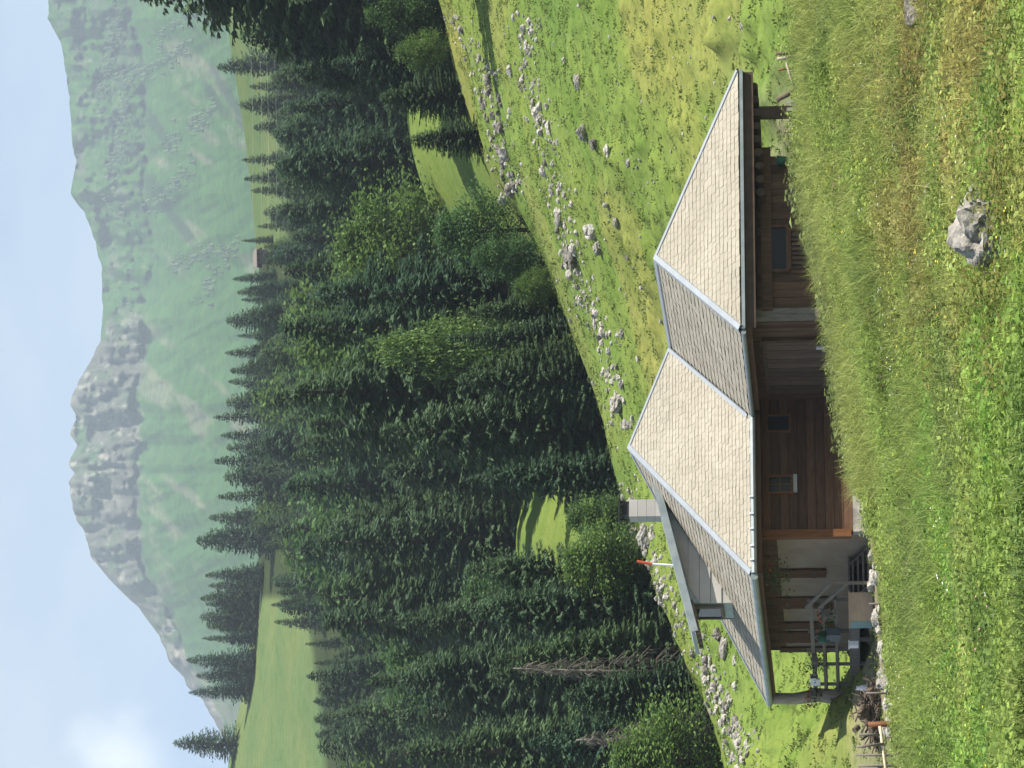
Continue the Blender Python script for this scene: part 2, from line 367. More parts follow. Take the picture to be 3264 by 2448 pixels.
def build_ground():
    us = np.concatenate([np.arange(-700, -40, 30.0), np.arange(-40, 810, 4.0), np.arange(810, 1480, 30.0)])
    ys = np.concatenate([np.arange(-24, 28, 2.0), np.arange(28, 68, 0.6), np.arange(68, 152, 0.34), np.geomspace(152, 900, 150)])
    Y, Uu = np.meshgrid(ys, us, indexing='ij')
    X = (Uu - 384) / FPX * np.maximum(Y, 28.0); Z = H(X, Y)
    # what grows or lies where (a property of the ground itself)
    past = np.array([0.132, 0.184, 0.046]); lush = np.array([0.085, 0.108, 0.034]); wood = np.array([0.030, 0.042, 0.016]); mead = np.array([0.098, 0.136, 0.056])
    yard = np.array([0.20, 0.17, 0.13])
    uu = np.clip(384 + FPX * X / np.maximum(Y, 28.0), -700, 1480)
    C = np.zeros(X.shape + (3,)); C[:] = lush
    cy_ = crest_y(uu)
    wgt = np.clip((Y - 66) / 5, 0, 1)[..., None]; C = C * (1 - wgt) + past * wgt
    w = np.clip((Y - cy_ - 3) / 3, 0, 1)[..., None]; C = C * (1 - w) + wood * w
    def zone(u0, u1, y0, y1, col, soft=8.0, ysoft=5.0):
        nonlocal C
        w = np.clip((uu - u0) / soft, 0, 1) * np.clip((u1 - uu) / soft, 0, 1) * np.clip((Y - y0) / ysoft, 0, 1) * np.clip((y1 - Y) / ysoft, 0, 1)
        w = w[..., None]; C = C * (1 - w) + np.array(col) * w
    zone(520, 900, 143, 212, past * 0.92)           # strip of meadow behind the first trees
    zone(170, 290, 150, 200, past * 0.9)            # small clearing
    zone(-700, 175, 470, 640, mead)                 # meadow shoulder
    zone(520, 1480, 480, 640, mead * np.array([.86, .86, .86]))
    # dry strip along the pasture foot
    dry = _vnoise(X, Y, 7.0, 21); w = (np.clip(dry * 3 - 1.9, 0, 0.4) * np.clip((Y - 70) / 4, 0, 1) * (Y < 150))[..., None]
    C = C * (1 - w) + np.array([0.22, 0.20, 0.075]) * w
    w = (np.clip((_vnoise(X, Y, 5.0, 25) - .35) * 2.5, 0, 1) * np.clip((Y - 74) / 4, 0, 1) * np.clip((92 - Y) / 6, 0, 1) * np.clip((uu - 420) / 80, 0, 1))[..., None] * .6; C = C * (1 - w) + np.array([0.245, 0.245, 0.072]) * w
    # bare trodden earth round the hut
    d = np.hypot((X + 1.5) / 9.5, (Y - 72.0) / 6.5); w = np.clip((1.05 - d) * 4, 0, 1)[..., None]; C = C * (1 - w) + yard * w
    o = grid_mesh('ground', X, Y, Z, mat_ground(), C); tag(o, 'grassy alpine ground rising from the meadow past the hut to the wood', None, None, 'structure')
build_ground()

# ------------------------------------------------------------------ mountain
_rd = [(-300, 560), (105, -60), (104, 0), (104, 40), (119, 68), (133, 100), (150, 210), (154, 300), (165, 350), (150, 418), (166, 440), (182, 458), (205, 520),
       (219, 575), (221, 640), (221, 700), (216, 738), (190, 790), (170, 825), (156, 856), (150, 874), (163, 893), (164, 905), (152, 930), (151, 940), (168, 962), (155, 985),
       (148, 1006), (160, 1022), (149, 1042), (152, 1070), (157, 1092), (163, 1120), (184, 1152), (190, 1180), (197, 1204), (236, 1252), (264, 1280), (300, 1312), (342, 1370),
       (366, 1430), (398, 1463), (402, 1480), (440, 1515), (455, 1545), (475, 1580), (500, 1640), (545, 1800), (600, 2300), (640, 3000)]
_rd = _rd[1:]
_ru = np.array([768 - 0.4629 * p[1] for p in _rd])[::-1]; _rv = np.array([0.4629 * p[0] for p in _rd])[::-1]
def fbm(x, y, s, o, seed):
    r = 0; a = 1.0; t = 0
    for i in range(o): r = r + a * _vnoise(x, y, s, seed + i); t += a; a *= 0.55; s *= 0.48
    return r / t
def mat_mountain():
    m, nt, b, out = new_mat('mountain')
    a = attr(nt, 'ground_kind')
    n1 = noise_node(nt, 0.02, 10, 0.65); n2 = noise_node(nt, 0.083, 10, 0.7)
    r1 = ramp(nt, [(0.34, (0.72, 0.78, 0.75)), (0.5, (1, 1, 1)), (0.68, (1.28, 1.2, 1.12))]); nt.links.new(n1.outputs['Fac'], r1.inputs['Fac'])
    r2 = ramp(nt, [(0.36, (0.62, 0.66, 0.66)), (0.5, (1, 1, 1)), (0.66, (1.3, 1.25, 1.2))]); nt.links.new(n2.outputs['Fac'], r2.inputs['Fac'])
    c = mixc(nt, 1.0, a.outputs['Color'], r1.outputs['Color'], 'MULTIPLY'); c = mixc(nt, 1.0, c, r2.outputs['Color'], 'MULTIPLY')
    nt.links.new(c, b.inputs['Base Color']); b.inputs['Roughness'].default_value = 1.0; b.inputs['Specular IOR Level'].default_value = 0.0
    bump(nt, b, n2.outputs['Fac'], 0.8, 6.0)
    return m
MS = 0.6
def mountain_depth(t, u):
    """depth of the mountain side: t 0 at the ridge, 1 at the foot"""
    cb = np.interp(u, [0, 150, 210, 260, 330, 400, 450, 560, 700, 768], [0.06, 0.16, 0.22, 0.27, 0.28, 0.25, 0.20, 0.30, 0.33, 0.33])
    yr = 5200.0
    k = np.clip(t / cb, 0, 1); k2 = np.clip((t - cb) / (1 - cb), 0, 1)
    return yr - 420 * k - 2200 * k2 ** 0.85, cb
def build_mountain():
    us = np.arange(-320, 1090, 2.2); ts = np.concatenate([np.linspace(0, 1, 150)])
    T, Uu = np.meshgrid(ts, us, indexing='ij')
    vr = np.interp(Uu, _ru, _rv) + (fbm(Uu, Uu * 0, 7, 3, 40) - 0.5) * 2.6
    vf = np.interp(Uu, [-320, 0, 120, 200, 500, 768, 1090], [330, 300, 305, 310, 310, 300, 290]); V = vr + (vf - vr) * T
    y, cb = mountain_depth(T, Uu)
    cl = np.clip((cb - T) / 0.05 + 0.5, 0, 1)               # cliff belt
    butt = np.abs(fbm(Uu, V * 0.30, 34, 4, 50) - 0.5) * 2; rib = np.abs(fbm(Uu, V * 0.18, 15, 3, 60) - 0.5) * 2
    led = fbm(Uu * 0.18, V, 8, 3, 66) - 0.5
    y = y + cl * np.clip((520 - Uu) / 80, .4, 1) * np.clip(T / 0.03, 0.15, 1) * (butt * 300 + rib * 170 - 150 + led * 90) + (1 - cl) * np.abs(fbm(Uu - V * 0.6, V * 0.25, 42, 4, 70) - 0.5) * 300
    y = y + (fbm(Uu, V, 9, 4, 80) - 0.5) * (30 + 90 * cl)
    y = y * MS
    d = _f[None, None, :] * FPX + _R[None, None, :] * (Uu - 384)[..., None] + _U[None, None, :] * (512 - V)[..., None]
    pt = d * (y / d[..., 1])[..., None]
    rock = np.array([0.088, 0.092, 0.080]); pale = np.array([0.22, 0.215, 0.19]); grass = np.array([0.037, 0.096, 0.025]); dark = np.array([0.018, 0.034, 0.022]); scree = np.array([0.15, 0.15, 0.11])
    n1 = fbm(Uu, V * 1.6, 26, 4, 90); n2 = fbm(Uu, V, 7, 4, 95); n3 = fbm(Uu + V * 0.8, V * 0.5 - Uu * 0.1, 22, 4, 99)
    C = np.zeros(Uu.shape + (3,)); C[:] = grass
    left = np.clip((470 - Uu) / 60, 0, 1)                 # bare towers to the left of the saddle, greener shoulder to the right
    rk = np.clip(cl * (0.22 + 0.75 * left) * 1.5 + (n1 - 0.55) * 2.8 * (cl > 0) - 0.28, 0, 1)[..., None]; C = C * (1 - rk) + rock * rk
    pl = (np.clip((n2 - 0.60) * 9, 0, 1) * cl * (.25 + .75 * left))[..., None]; C = C * (1 - pl) + pale * pl
    fr = (np.clip((n2 - 0.47) * 7, 0, 1) * np.clip((Uu - 440) / 60, 0, 1) * np.clip((T - 0.22) / 0.1, 0, 1) * cl)[..., None] * 0.75; C = C * (1 - fr) + dark * fr
    sc = (np.clip((n3 - 0.60) * 8, 0, 1) * (1 - cl))[..., None] * 0.6; C = C * (1 - sc) + scree * sc
    dk = (np.clip((fbm(Uu + V * 1.3, V * 0.4, 30, 3, 130) - 0.62) * 10, 0, 1) * (1 - cl) * np.clip((Uu - 470) / 50, 0, 1))[..., None] * 0.7; C = C * (1 - dk) + dark * dk
    # the far side falls away behind the ridge
    back = pt[0].copy(); back[:, 1] += 540; back[:, 2] -= 420
    base = pt[-1].copy(); base[:, 2] -= 160; base[:, 1] -= 70
    pt = np.concatenate([back[None], pt, base[None]], 0); C = np.concatenate([C[:1], C, C[-1:]], 0)
    o = grid_mesh('mountain', pt[..., 0], pt[..., 1], pt[..., 2], mat_mountain(), C)
    tag(o, 'hazy green mountain with a belt of grey cliffs under its ridge', None, None, 'structure')
build_mountain()

# ------------------------------------------------------------------ haze
def build_haze():
    m = bpy.data.materials.new('haze'); m.use_nodes = True; nt = m.node_tree; nt.nodes.clear()
    out = nt.nodes.new('ShaderNodeOutputMaterial'); pv = nt.nodes.new('ShaderNodeVolumePrincipled')
    pv.inputs['Color'].default_value = (0.74, 0.88, 1.0, 1); pv.inputs['Density'].default_value = HAZE
    pv.inputs['Anisotropy'].default_value = 0.0
    nt.links.new(pv.outputs[0], out.inputs['Volume'])
    x0, x1, y0, y1, z0, z1 = -2300, 2300, -60, 4300, -260, 1060
    b = MB(); b.hexa([(x0, y0, z0), (x1, y0, z0), (x1, y1, z0), (x0, y1, z0), (x0, y0, z1), (x1, y0, z1), (x1, y1, z1), (x0, y1, z1)])
    o = b.build('haze', m); tag(o, None, None, None, 'stuff'); return o
HAZE = 0.000155
build_haze()

# ------------------------------------------------------------------ the hut: frame of reference
TH = 0.381964769; HW, HL, HH = 11.178, 11.794, 3.5205        # pyramid roof: front eave, side eave, rise
A1, C1, W1, H1 = 4.252, 5.532, 6.860, 2.240                  # wing: offset along the front, projection, width, rise
TILT = 0.00665                                               # the old hut has settled a little to one side
eB = np.array([cos(TH), sin(TH), 0]); eC = np.array([-sin(TH), cos(TH), 0]); eZ = np.array([0, 0, 1.])
_x0 = P(194, 751, 70.0)[0]
HO = np.array([P(194, 751, 69.6)[0], 69.6, 2.2798])
def hp(a, c, h):
    """a along the front eave, c away from the viewer, h above the eaves"""
    p = HO + a * eB + c * eC; p[2] += h + TILT * (p[0] - _x0); return p
AX = (eB, eC, eZ)
def onc(u, v, c):
    d = P(u, v, 1.0); t = (c + HO @ eC) / (d @ eC); p = d * t; q = p - HO
    return q @ eB, q[2] - TILT * (p[0] - _x0)
def ona(u, v, a):
    d = P(u, v, 1.0); t = (a + HO @ eB) / (d @ eB); p = d * t; q = p - HO
    return q @ eC, q[2] - TILT * (p[0] - _x0)
FLOOR = -2.42
SB = HH / (HL / 2); SD = HH / (HW / 2); SA = H1 / (W1 / 2)
ov = 0.0
hut = empty('hut', hp(HW / 2, HL / 2, FLOOR - 0.6), 'brown wooden alpine hut with pale shingled hip roofs and a porch', 'hut')

# ---- roof
pK2 = (0, 0, 0); pK3 = (HW, 0, 0); pL = (0, HL, 0); pK4 = (HW, HL, 0); pP3 = (HW / 2, HL / 2, HH)
ridge_a = A1 + W1 / 2; c_p2 = H1 / SB
pK1 = (A1, -C1, 0); pR1 = (A1 + W1, -C1, 0); pV = (A1, 0, 0); pP1 = (ridge_a, -C1 + W1 / 2, H1); pP2 = (ridge_a, c_p2, H1); pV2 = (A1 + W1, 0, 0)
roof = empty('roof', hp(HW / 2, HL / 2, 0)); roof.parent = hut; roof.location = Vector(hp(HW / 2, HL / 2, 0)) - hut.location
def W3(p): return hp(*p)
def shingle_face(poly, mb, seed, expo=0.185):
    """real overlapping courses of shingles over a planar roof face; poly[0]->poly[1] is the eave"""
    rnd = random.Random(seed)
    q = [np.array(W3(p)) for p in poly]; e = q[1] - q[0]; e /= np.linalg.norm(e)
    n = np.cross(q[1] - q[0], q[2] - q[0]); n /= np.linalg.norm(n)
    if n[2] < 0: n = -n
    s = np.cross(n, e); s = s if s[2] > 0 else -s
    loc = [((p - q[0]) @ e, (p - q[0]) @ s) for p in q]; smax = max(l[1] for l in loc); smin = min(l[1] for l in loc)
    def span(d):
        xs = []
        for i in range(len(loc)):
            (x0, y0), (x1, y1) = loc[i], loc[(i + 1) % len(loc)]
            if (y0 - d) * (y1 - d) <= 0 and abs(y1 - y0) > 1e-9: xs.append(x0 + (x1 - x0) * (d - y0) / (y1 - y0))
        return (min(xs), max(xs)) if len(xs) >= 2 else None
    d = smin - 0.05; k = 0
    while d < smax - 0.06:
        lo = span(max(d, smin + 0.002)); top = min(d + expo * 1.12, smax - 0.004); hi = span(top)
        if lo and hi:
            x = lo[0] - rnd.random() * 0.15; k += 1
            while x < lo[1]:
                w = rnd.uniform(0.13, 0.27); x0 = max(x, lo[0]); x1 = min(x + w - 0.007, lo[1])
                if x1 - x0 > 0.03:
                    t0 = min(max(x0, hi[0]), hi[1]); t1 = min(max(x1, hi[0]), hi[1])
                    dj = d + rnd.uniform(-0.018, 0.018); l0 = 0.019 + rnd.uniform(-0.004, 0.006); l1 = 0.008
                    A = q[0] + e * x0 + s * dj + n * l0; B = q[0] + e * x1 + s * dj + n * (l0 + rnd.uniform(-0.006, 0.006))
                    Cc = q[0] + e * t1 + s * top + n * l1; D = q[0] + e * t0 + s * top + n * l1
                    A2 = A - n * 0.016; B2 = B - n * 0.016
                    tt = min(1, max(0, rnd.gauss(0.5, 0.17)))
                    mb.add((A, B, Cc, D, A2, B2), ((0, 1, 2, 3), (4, 5, 1, 0)), tt)
                x += w
        d += expo
def face_slab(poly, mb, th=0.14):
    q = [np.array(W3(p)) for p in poly]; n = np.cross(q[1] - q[0], q[2] - q[0]); n /= np.linalg.norm(n)
    if n[2] < 0: n = -n; 
    lo = [p - eZ * th for p in q]; k = len(q); b = [tuple(range(k)), tuple(range(2 * k - 1, k - 1, -1))]
    for i in range(k): j = (i + 1) % k; b.append((i, k + i, k + j, j))
    mb.add([p - eZ * 0.004 for p in q] + lo, b)
faces = {'front': [pV, pK2, pP3, pP2][::-1], 'x': None}
roof_faces = [
    [pK2, pV, pP2, pP3],                # front of the pyramid, left of the wing
    [pL, pK2, pP3],                     # side with the dormer
    [pK4, pL, pP3],                     # back
    [pK3, pK4, pP3],                    # far side
    [pK1, pR1, pP1],                    # hip end of the wing
    [pV, pK1, pP1, pP2],                # wing, porch side
    [pR1, (A1 + W1, 0, 0), pP2, pP1],   # wing, uphill side
]
for i, f in enumerate(roof_faces):
    mb = MB(); shingle_face(f, mb, 100 + i)
    o = mb.build('shingles', M['shingle'], roof); tag(o, None, None, None, 'stuff')
mb = MB()
for f in roof_faces: face_slab(f, mb)
mb.build('roof_deck', M['deck'], roof)
def cap(p0, p1, n1, n2, w, name='hip_cap', lift=0.055, e0=0.0, e1=0.0):
    """folded sheet-metal strip along a hip or ridge; n1, n2 are the two roof planes it lies on"""
    a = np.array(W3(p0)); b = np.array(W3(p1)); d = b - a; d /= np.linalg.norm(d); a = a - d * e0; b = b + d * e1
    m = MB(); up = eZ * lift; out = []
    for n in (n1, n2):
        s = np.cross(d, n); s /= np.linalg.norm(s)
        if s[2] > 0: s = -s
        out.append(s * w)
    for s in out:
        m.quad(a + up, b + up, b + up * 0.9 + s, a + up * 0.9 + s)
        m.quad(a + up * 0.9 + s, b + up * 0.9 + s, b + s + up * 0.2, a + s + up * 0.2)
    m.build(name, M['zinc'], roof)
def pn(f):
    q = [np.array(W3(p)) for p in f[:3]]; n = np.cross(q[1] - q[0], q[2] - q[0]); n /= np.linalg.norm(n); return n if n[2] > 0 else -n
NF, ND, NBk, NR, NA, NC, NE = [pn(f) for f in roof_faces]
cap(pK1, pP1, NA, NC, 0.13, e0=0.04); cap(pR1, pP1, NA, NE, 0.09, e0=0.04); cap(pP1, pP2, NC, NE, 0.14, 'ridge_cap')
cap(pK2, pP3, NF, ND, 0.13, e0=0.04); cap(pP2, pP3, NF, NR, 0.09); cap(pL, pP3, ND, NBk, 0.14, e0=0.04)
def valley(p0, p1, n1, n2, w):
    a = np.array(W3(p0)); b = np.array(W3(p1)); d = b - a; d /= np.linalg.norm(d); m = MB()
    for n in (n1, n2):
        s = np.cross(d, n); s = s / np.linalg.norm(s)
        if s[2] < 0: s = -s
        m.quad(a + n * 0.05, b + n * 0.05, b + n * 0.05 + s * w, a + n * 0.05 + s * w)
    m.build('valley_strip', M['zinc'], roof)
valley(pV, pP2, NF, NC, 0.11)

# ---- gutters, fascia and rafter ends
def gutter(p0, p1, out, r=0.075, name='gutter'):
    a = np.array(W3(p0)) + out * 0.07 - eZ * 0.09; b = np.array(W3(p1)) + out * 0.07 - eZ * 0.09; m = MB(); m.tube([a, b], r, 10)
    m.build(name, M['gutter'], roof)
gutter(pK2, pV, -eC); gutter((0, HL + 0.05, 0), (0, -0.05, 0), -eB, 0.095); gutter(pV, (A1, -C1, 0), -eB, 0.06)
def board(p0, p1, off, h, drop, mat, name, parent=roof):
    a = np.array(W3(p0)) + off - eZ * drop; b = np.array(W3(p1)) + off - eZ * drop; m = MB(); m.beam(a, b, 0.05, h); return m.build(name, M[mat], parent)
board(pK1, pR1, -eC * 0.03, 0.08, 0.09, 'gutter', 'fascia_strip')
board((A1 + .05, -C1, 0), (A1 + W1 - .03, -C1, 0), eC * 0.06, 0.24, 0.26, 'deck', 'eave_beam')
board((0.1, 0, 0), (A1, 0, 0), eC * 0.08, 0.16, 0.20, 'wood_h', 'fascia'); board((0, 0.1, 0), (0, HL - .1, 0), eB * 0.08, 0.16, 0.20, 'wood_h', 'fascia')
board((A1, -0.1, 0), (A1, -C1 + .1, 0), eB * 0.08, 0.16, 0.20, 'wood_h', 'fascia')
for u in (271, 254, 239, 222, 208):      # bright gutter hooks catching the sun
    a, h = onc(u, 750, -0.1); m = MB(); p = hp(a, -0.15, -0.05); m.box(p, 0.05, 0.07, 0.09, AX); m.box(p + eZ * 0.05 + eC * 0.12, 0.035, 0.24, 0.02, AX)
    m.build('gutter_hook', M['hook'], roof)
for k in range(9):                        # round rafter ends under the open end of the wing
    a = A1 + W1 - 0.35 - k * 0.36; m = MB(); rr = 0.095 + 0.02 * ((k * 7) % 3) / 3
    z = -0.40 - 0.02 * k * 0.8
    m.tube([hp(a, -C1 + 0.16, z), hp(a + 0.02, -C1 + 2.2, z + 0.02)], rr, 10); m.build('rafter_end', M['deck'], roof)

# ---- walls
WB, WC = 0.85, A1 + 0.72; WA = -C1 + 0.80; WD = 1.32; AR = A1 + W1 - 2.02
rndw = random.Random(5)
def plank_wall(a0, c0, a1, c1, h0, h1, mat='wood', w=0.20, gap=0.010, name='plank_wall', parent=hut, t=0.06):
    """upright boards side by side, butt-jointed with open joints, over a dark backing"""
    p0 = np.array([a0, c0]); p1 = np.array([a1, c1]); L = np.hypot(*(p1 - p0)); n = max(1, int(L / w)); m = MB()
    d3 = (hp(a1, c1, 0) - hp(a0, c0, 0)); d3 /= np.linalg.norm(d3); nn = np.cross(d3, eZ)
    for i in range(n):
        f0, f1 = i / n, (i + 1) / n; q0 = p0 + (p1 - p0) * f0; q1 = p0 + (p1 - p0) * f1; mid = (q0 + q1) / 2
        c = hp(mid[0], mid[1], (h0 + h1) / 2) + nn * rndw.uniform(-0.006, 0.006)
        m.box(c, L / n - gap, t, h1 - h0, (d3, nn, eZ), rndw.random())
    return m.build(name, M[mat], parent)
def log_wall(a0, c0, a1, c1, h0, h1, mat='wood_h', w=0.21, gap=0.012, name='log_wall', t=0.10):
    n = max(1, int((h1 - h0) / w)); m = MB(); d3 = hp(a1, c1, 0) - hp(a0, c0, 0); L = np.linalg.norm(d3); d3 /= L; nn = np.cross(d3, eZ)
    for i in range(n):
        z = h0 + (h1 - h0) * (i + 0.5) / n; c = hp((a0 + a1) / 2, (c0 + c1) / 2, z) + nn * rndw.uniform(-0.01, 0.01)
        m.box(c, L, t, (h1 - h0) / n - gap, (d3, nn, eZ), rndw.random())
    return m.build(name, M[mat], hut)
BOT = -3.0
log_wall(WD, WB, WC, WB, -2.55, -0.05)                       # front wall with the two windows
plank_wall(WC, WA, WC, WB, BOT, -0.05)                       # wing wall with the stable gate
plank_wall(WC, WA, AR, WA, BOT, -0.42)                       # wing front under the eave
log_wall(AR, WA, AR, WB + 2, BOT, -0.05)
plank_wall(WD, WB, WD, HL - 0.7, -0.62, -0.05, 'wood_h', name='plate_boards')
mb = MB(); mb.hexa([hp(WD + .07, WB + .05, -2.6), hp(WC, WB + .05, -2.6), hp(WC, WB + .11, -2.6), hp(WD + .07, WB + .11, -2.6), hp(WD + .07, WB + .05, -.08), hp(WC, WB + .05, -.08), hp(WC, WB + .11, -.08), hp(WD + .07, WB + .11, -.08)])
mb.build('wall_backing', M['black'], hut)
mb = MB(); mb.hexa([hp(WD, WB + .12, FLOOR - .6), hp(HW - 1, WB + .12, FLOOR - .6), hp(HW - 1, HL - .7, FLOOR - .6), hp(WD, HL - .7, FLOOR - .6),
                    hp(WD, WB + .12, -.62), hp(HW - 1, WB + .12, -.62), hp(HW - 1, HL - .7, -.62), hp(WD, HL - .7, -.62)])
mb.build('plaster_wall', M['plaster'], hut)
mb = MB(); mb.hexa([hp(WD + .1, WB + .1, -.61), hp(HW - 1, WB + .1, -.61), hp(HW - 1, HL - .8, -.61), hp(WD + .1, HL - .8, -.61),
                    hp(WD + .1, WB + .1, -.1), hp(HW - 1, WB + .1, -.1), hp(HW - 1, HL - .8, -.1), hp(WD + .1, HL - .8, -.1)])
mb.build('attic_wall', M['deck'], hut)
mb = MB(); mb.hexa([hp(WC + .1, WA + .1, BOT), hp(AR - .1, WA + .1, BOT), hp(AR - .1, WB - .1, BOT), hp(WC + .1, WB - .1, BOT),
                    hp(WC + .1, WA + .1, -.06), hp(AR - .1, WA + .1, -.06), hp(AR - .1, WB - .1, -.06), hp(WC + .1, WB - .1, -.06)])
mb.build('inner_wall', M['deck'], hut)
mb = MB(); mb.box(hp((WD + WC) / 2, WB + .02, -2.85), (WC - WD), 0.34, 0.58, AX); mb.build('foundation', M['stone_pale'], hut)

def rect(plane, k, u0, u1, v0, v1):
    """photograph rectangle -> (lo, hi, h0, h1) on a wall plane"""
    f = onc if plane == 'c' else ona; um, vm = (u0 + u1) / 2, (v0 + v1) / 2
    x0 = f(u0, vm, k)[0]; x1 = f(u1, vm, k)[0]; return min(x0, x1), max(x0, x1), f(um, v1, k)[1], f(um, v0, k)[1]
def wp(plane, k, x, off, h): return hp(x, k - off, h) if plane == 'c' else hp(k - off, x, h)
def slab(plane, k, x0, x1, h0, h1, o0, o1, mat, name, parent=hut, t=0.5):
    """flat box lying on a wall from o0 to o1 in front of it"""
    m = MB(); q = [wp(plane, k, *s) for s in ((x0, o1, h0), (x1, o1, h0), (x1, o0, h0), (x0, o0, h0), (x0, o1, h1), (x1, o1, h1), (x1, o0, h1), (x0, o0, h1))]
    m.hexa(q, t); return m.build(name, M[mat], parent)
def window(plane, k, u0, u1, v0, v1, glass, frame, bars=(1, 1), fw=0.06, sill=None):
    x0, x1, h0, h1 = rect(plane, k, u0, u1, v0, v1)
    w = empty('window', wp(plane, k, (x0 + x1) / 2, 0.06, h0)); w.parent = hut; w.location = w.location - hut.location
    bpy.context.view_layer.update()
    slab(plane, k, x0, x1, h0, h1, 0.03, 0.062, glass, 'pane', w)
    slab(plane, k, x0 - fw, x0, h0 - fw, h1 + fw, 0.03, 0.11, frame, 'frame', w); slab(plane, k, x1, x1 + fw, h0 - fw, h1 + fw, 0.03, 0.11, frame, 'frame', w)
    slab(plane, k, x0, x1, h1, h1 + fw, 0.03, 0.108, frame, 'frame', w); slab(plane, k, x0, x1, h0 - fw, h0, 0.03, 0.108, frame, 'frame', w)
    for i in range(bars[0]): x = x0 + (x1 - x0) * (i + 1) / (bars[0] + 1); slab(plane, k, x - .012, x + .012, h0, h1, 0.062, 0.082, frame, 'glazing_bar', w)
    for i in range(bars[1]): z = h0 + (h1 - h0) * (i + 1) / (bars[1] + 1); slab(plane, k, x0, x1, z - .012, z + .012, 0.062, 0.080, frame, 'glazing_bar', w)
    if sill: slab(plane, k, x0 - .03, x1 + .03, h0 - .16, h0 - .065, 0.10, 0.20, sill, 'sill', w)
    return w
window('c', WB, 275, 290, 769, 791, 'glass', 'wood_orange', (1, 1), 0.055, 'cladding')
window('c', WB, 336.5, 351, 768, 789, 'black', 'wood_orange', (0, 0), 0.045)
window('c', WA, 497, 539, 772, 786, 'glass_blue', 'wood_h', (0, 0), 0.07)
x0, x1, h0, h1 = rect('c', WA, 497, 539, 787, 812)
for i in range(9):
    x = x0 + (x1 - x0) * (i + 0.5) / 9; slab('c', WA, x - .035, x + .035, h0, h1 - 0.12, 0.05, 0.09, 'wood_dim', 'baluster', hut, rndw.random())
slab('c', WA, x0, x1, h1 - 0.10, h1, 0.04, 0.12, 'wood_h', 'hand_rail'); slab('c', WA, x0, x1, h0, h0 + 0.08, 0.04, 0.12, 'wood_dim', 'bottom_rail')
# rail across the wing front with its end log sticking out
_, hmid = onc(560, 766, WA); m = MB(); m.beam(hp(WC, WA - .10, hmid), hp(AR + .22, WA - .10, hmid), 0.16, 0.26); m.build('cross_beam', M['wood'], hut)
# corner posts
def post(a, c, h0, h1, w, mat, name='post', parent=hut): m = MB(); m.box(hp(a, c, (h0 + h1) / 2), w, w, h1 - h0, AX); return m.build(name, M[mat], parent)
post(WD - .03, WB - .06, -2.5, -.1, 0.20, 'wood_orange', 'corner_post')
p = post(WC - .05, WA - .05, BOT, -.1, 0.24, 'wood_grey', 'corner_post')
m = MB(); pb = hp(A1 + W1 - 0.95, -C1 + .45, -.5); pg = pb.copy(); pg[2] = Hs(pb[0], pb[1]) - 0.1; m.beam(pg, pb, 0.30, 0.26); m.build('wing_post', M['deck'], hut)
m = MB(); m.box(pg + eZ * 0.35 + eB * 0.10, 0.28, 0.32, 0.22, AX); m.build('post_shoe', M['stone'], hut)
# stable gate in the wing's side wall
c0, c1, h0, h1 = rect('a', WC, 377, 430, 768, 838)
gate = empty('stable_gate', hp(WC - .06, (c0 + c1) / 2, h0)); gate.parent = hut; gate.location = gate.location - hut.location; bpy.context.view_layer.update()
n = 12
for i in range(n):
    f0 = c0 + (c1 - c0) * i / n; f1 = c0 + (c1 - c0) * (i + 1) / n
    slab('a', WC, f0 + .008, f1 - .008, h0, h1, 0.035, 0.07 + rndw.uniform(0, .008), 'wood_dim', 'board', gate, rndw.random())
slab('a', WC, c0 - .16, c0, h0, h1 + .1, 0.035, 0.13, 'wood', 'gate_post', gate); slab('a', WC, c1, c1 + .12, h0, h1 + .1, 0.035, 0.11, 'wood', 'gate_post', gate)
slab('a', WC, c0, c1, h1, h1 + .10, 0.035, 0.10, 'wood_dim', 'lintel_board', gate)
slab('a', WC, c0 + .35, c0 + .47, -2.05, -1.75, 0.08, 0.12, 'hook', 'handle', gate)
c0, c1, h0, h1 = rect('a', WC, 377, 428, 750, 763)
for i in range(4):
    z0 = h0 + (h1 - h0) * i / 4; slab('a', WC, c0, c1, z0 + .006, z0 + (h1 - h0) / 4 - .006, 0.035, 0.062, 'wood_orange' if i == 2 else 'wood_h', 'board', hut, rndw.random() * .4)
# junction box under the wing eave, small tan
a0, a1, h0, h1 = rect('c', WA, 556, 571, 742, 752); slab('c', WA, a0, a1, h0, h1, 0.04, 0.28, 'wood_tan', 'meter_box')
# pale side wall: brown shutters and door leaves
_shut = [(192, 200, 777, 826), (161, 172, 777, 836), (140.5, 147, 778, 836), (127, 137.5, 779, 838), (117.5, 122, 780, 838)]
for (u0, u1, v0, v1) in _shut:
    c0, c1, h0, h1 = rect('a', WD, u0, u1, v0, v1)
    dd = empty('door', hp(WD - .05, (c0 + c1) / 2, h0)); dd.parent = hut; dd.location = dd.location - hut.location; bpy.context.view_layer.update()
    k = max(2, int((c1 - c0) / 0.16))
    for i in range(k):
        f0 = c0 + (c1 - c0) * i / k; f1 = c0 + (c1 - c0) * (i + 1) / k
        slab('a', WD, f0 + .004, f1 - .004, h0, h1, 0.02, 0.055, 'wood_red', 'board', dd, rndw.random() * .6)
    slab('a', WD, c0 + .02, c1 - .02, h0 + .25, h0 + .36, 0.056, 0.075, 'wood', 'ledge', dd); slab('a', WD, c0 + .02, c1 - .02, h1 - .36, h1 - .25, 0.056, 0.075, 'wood', 'ledge', dd)
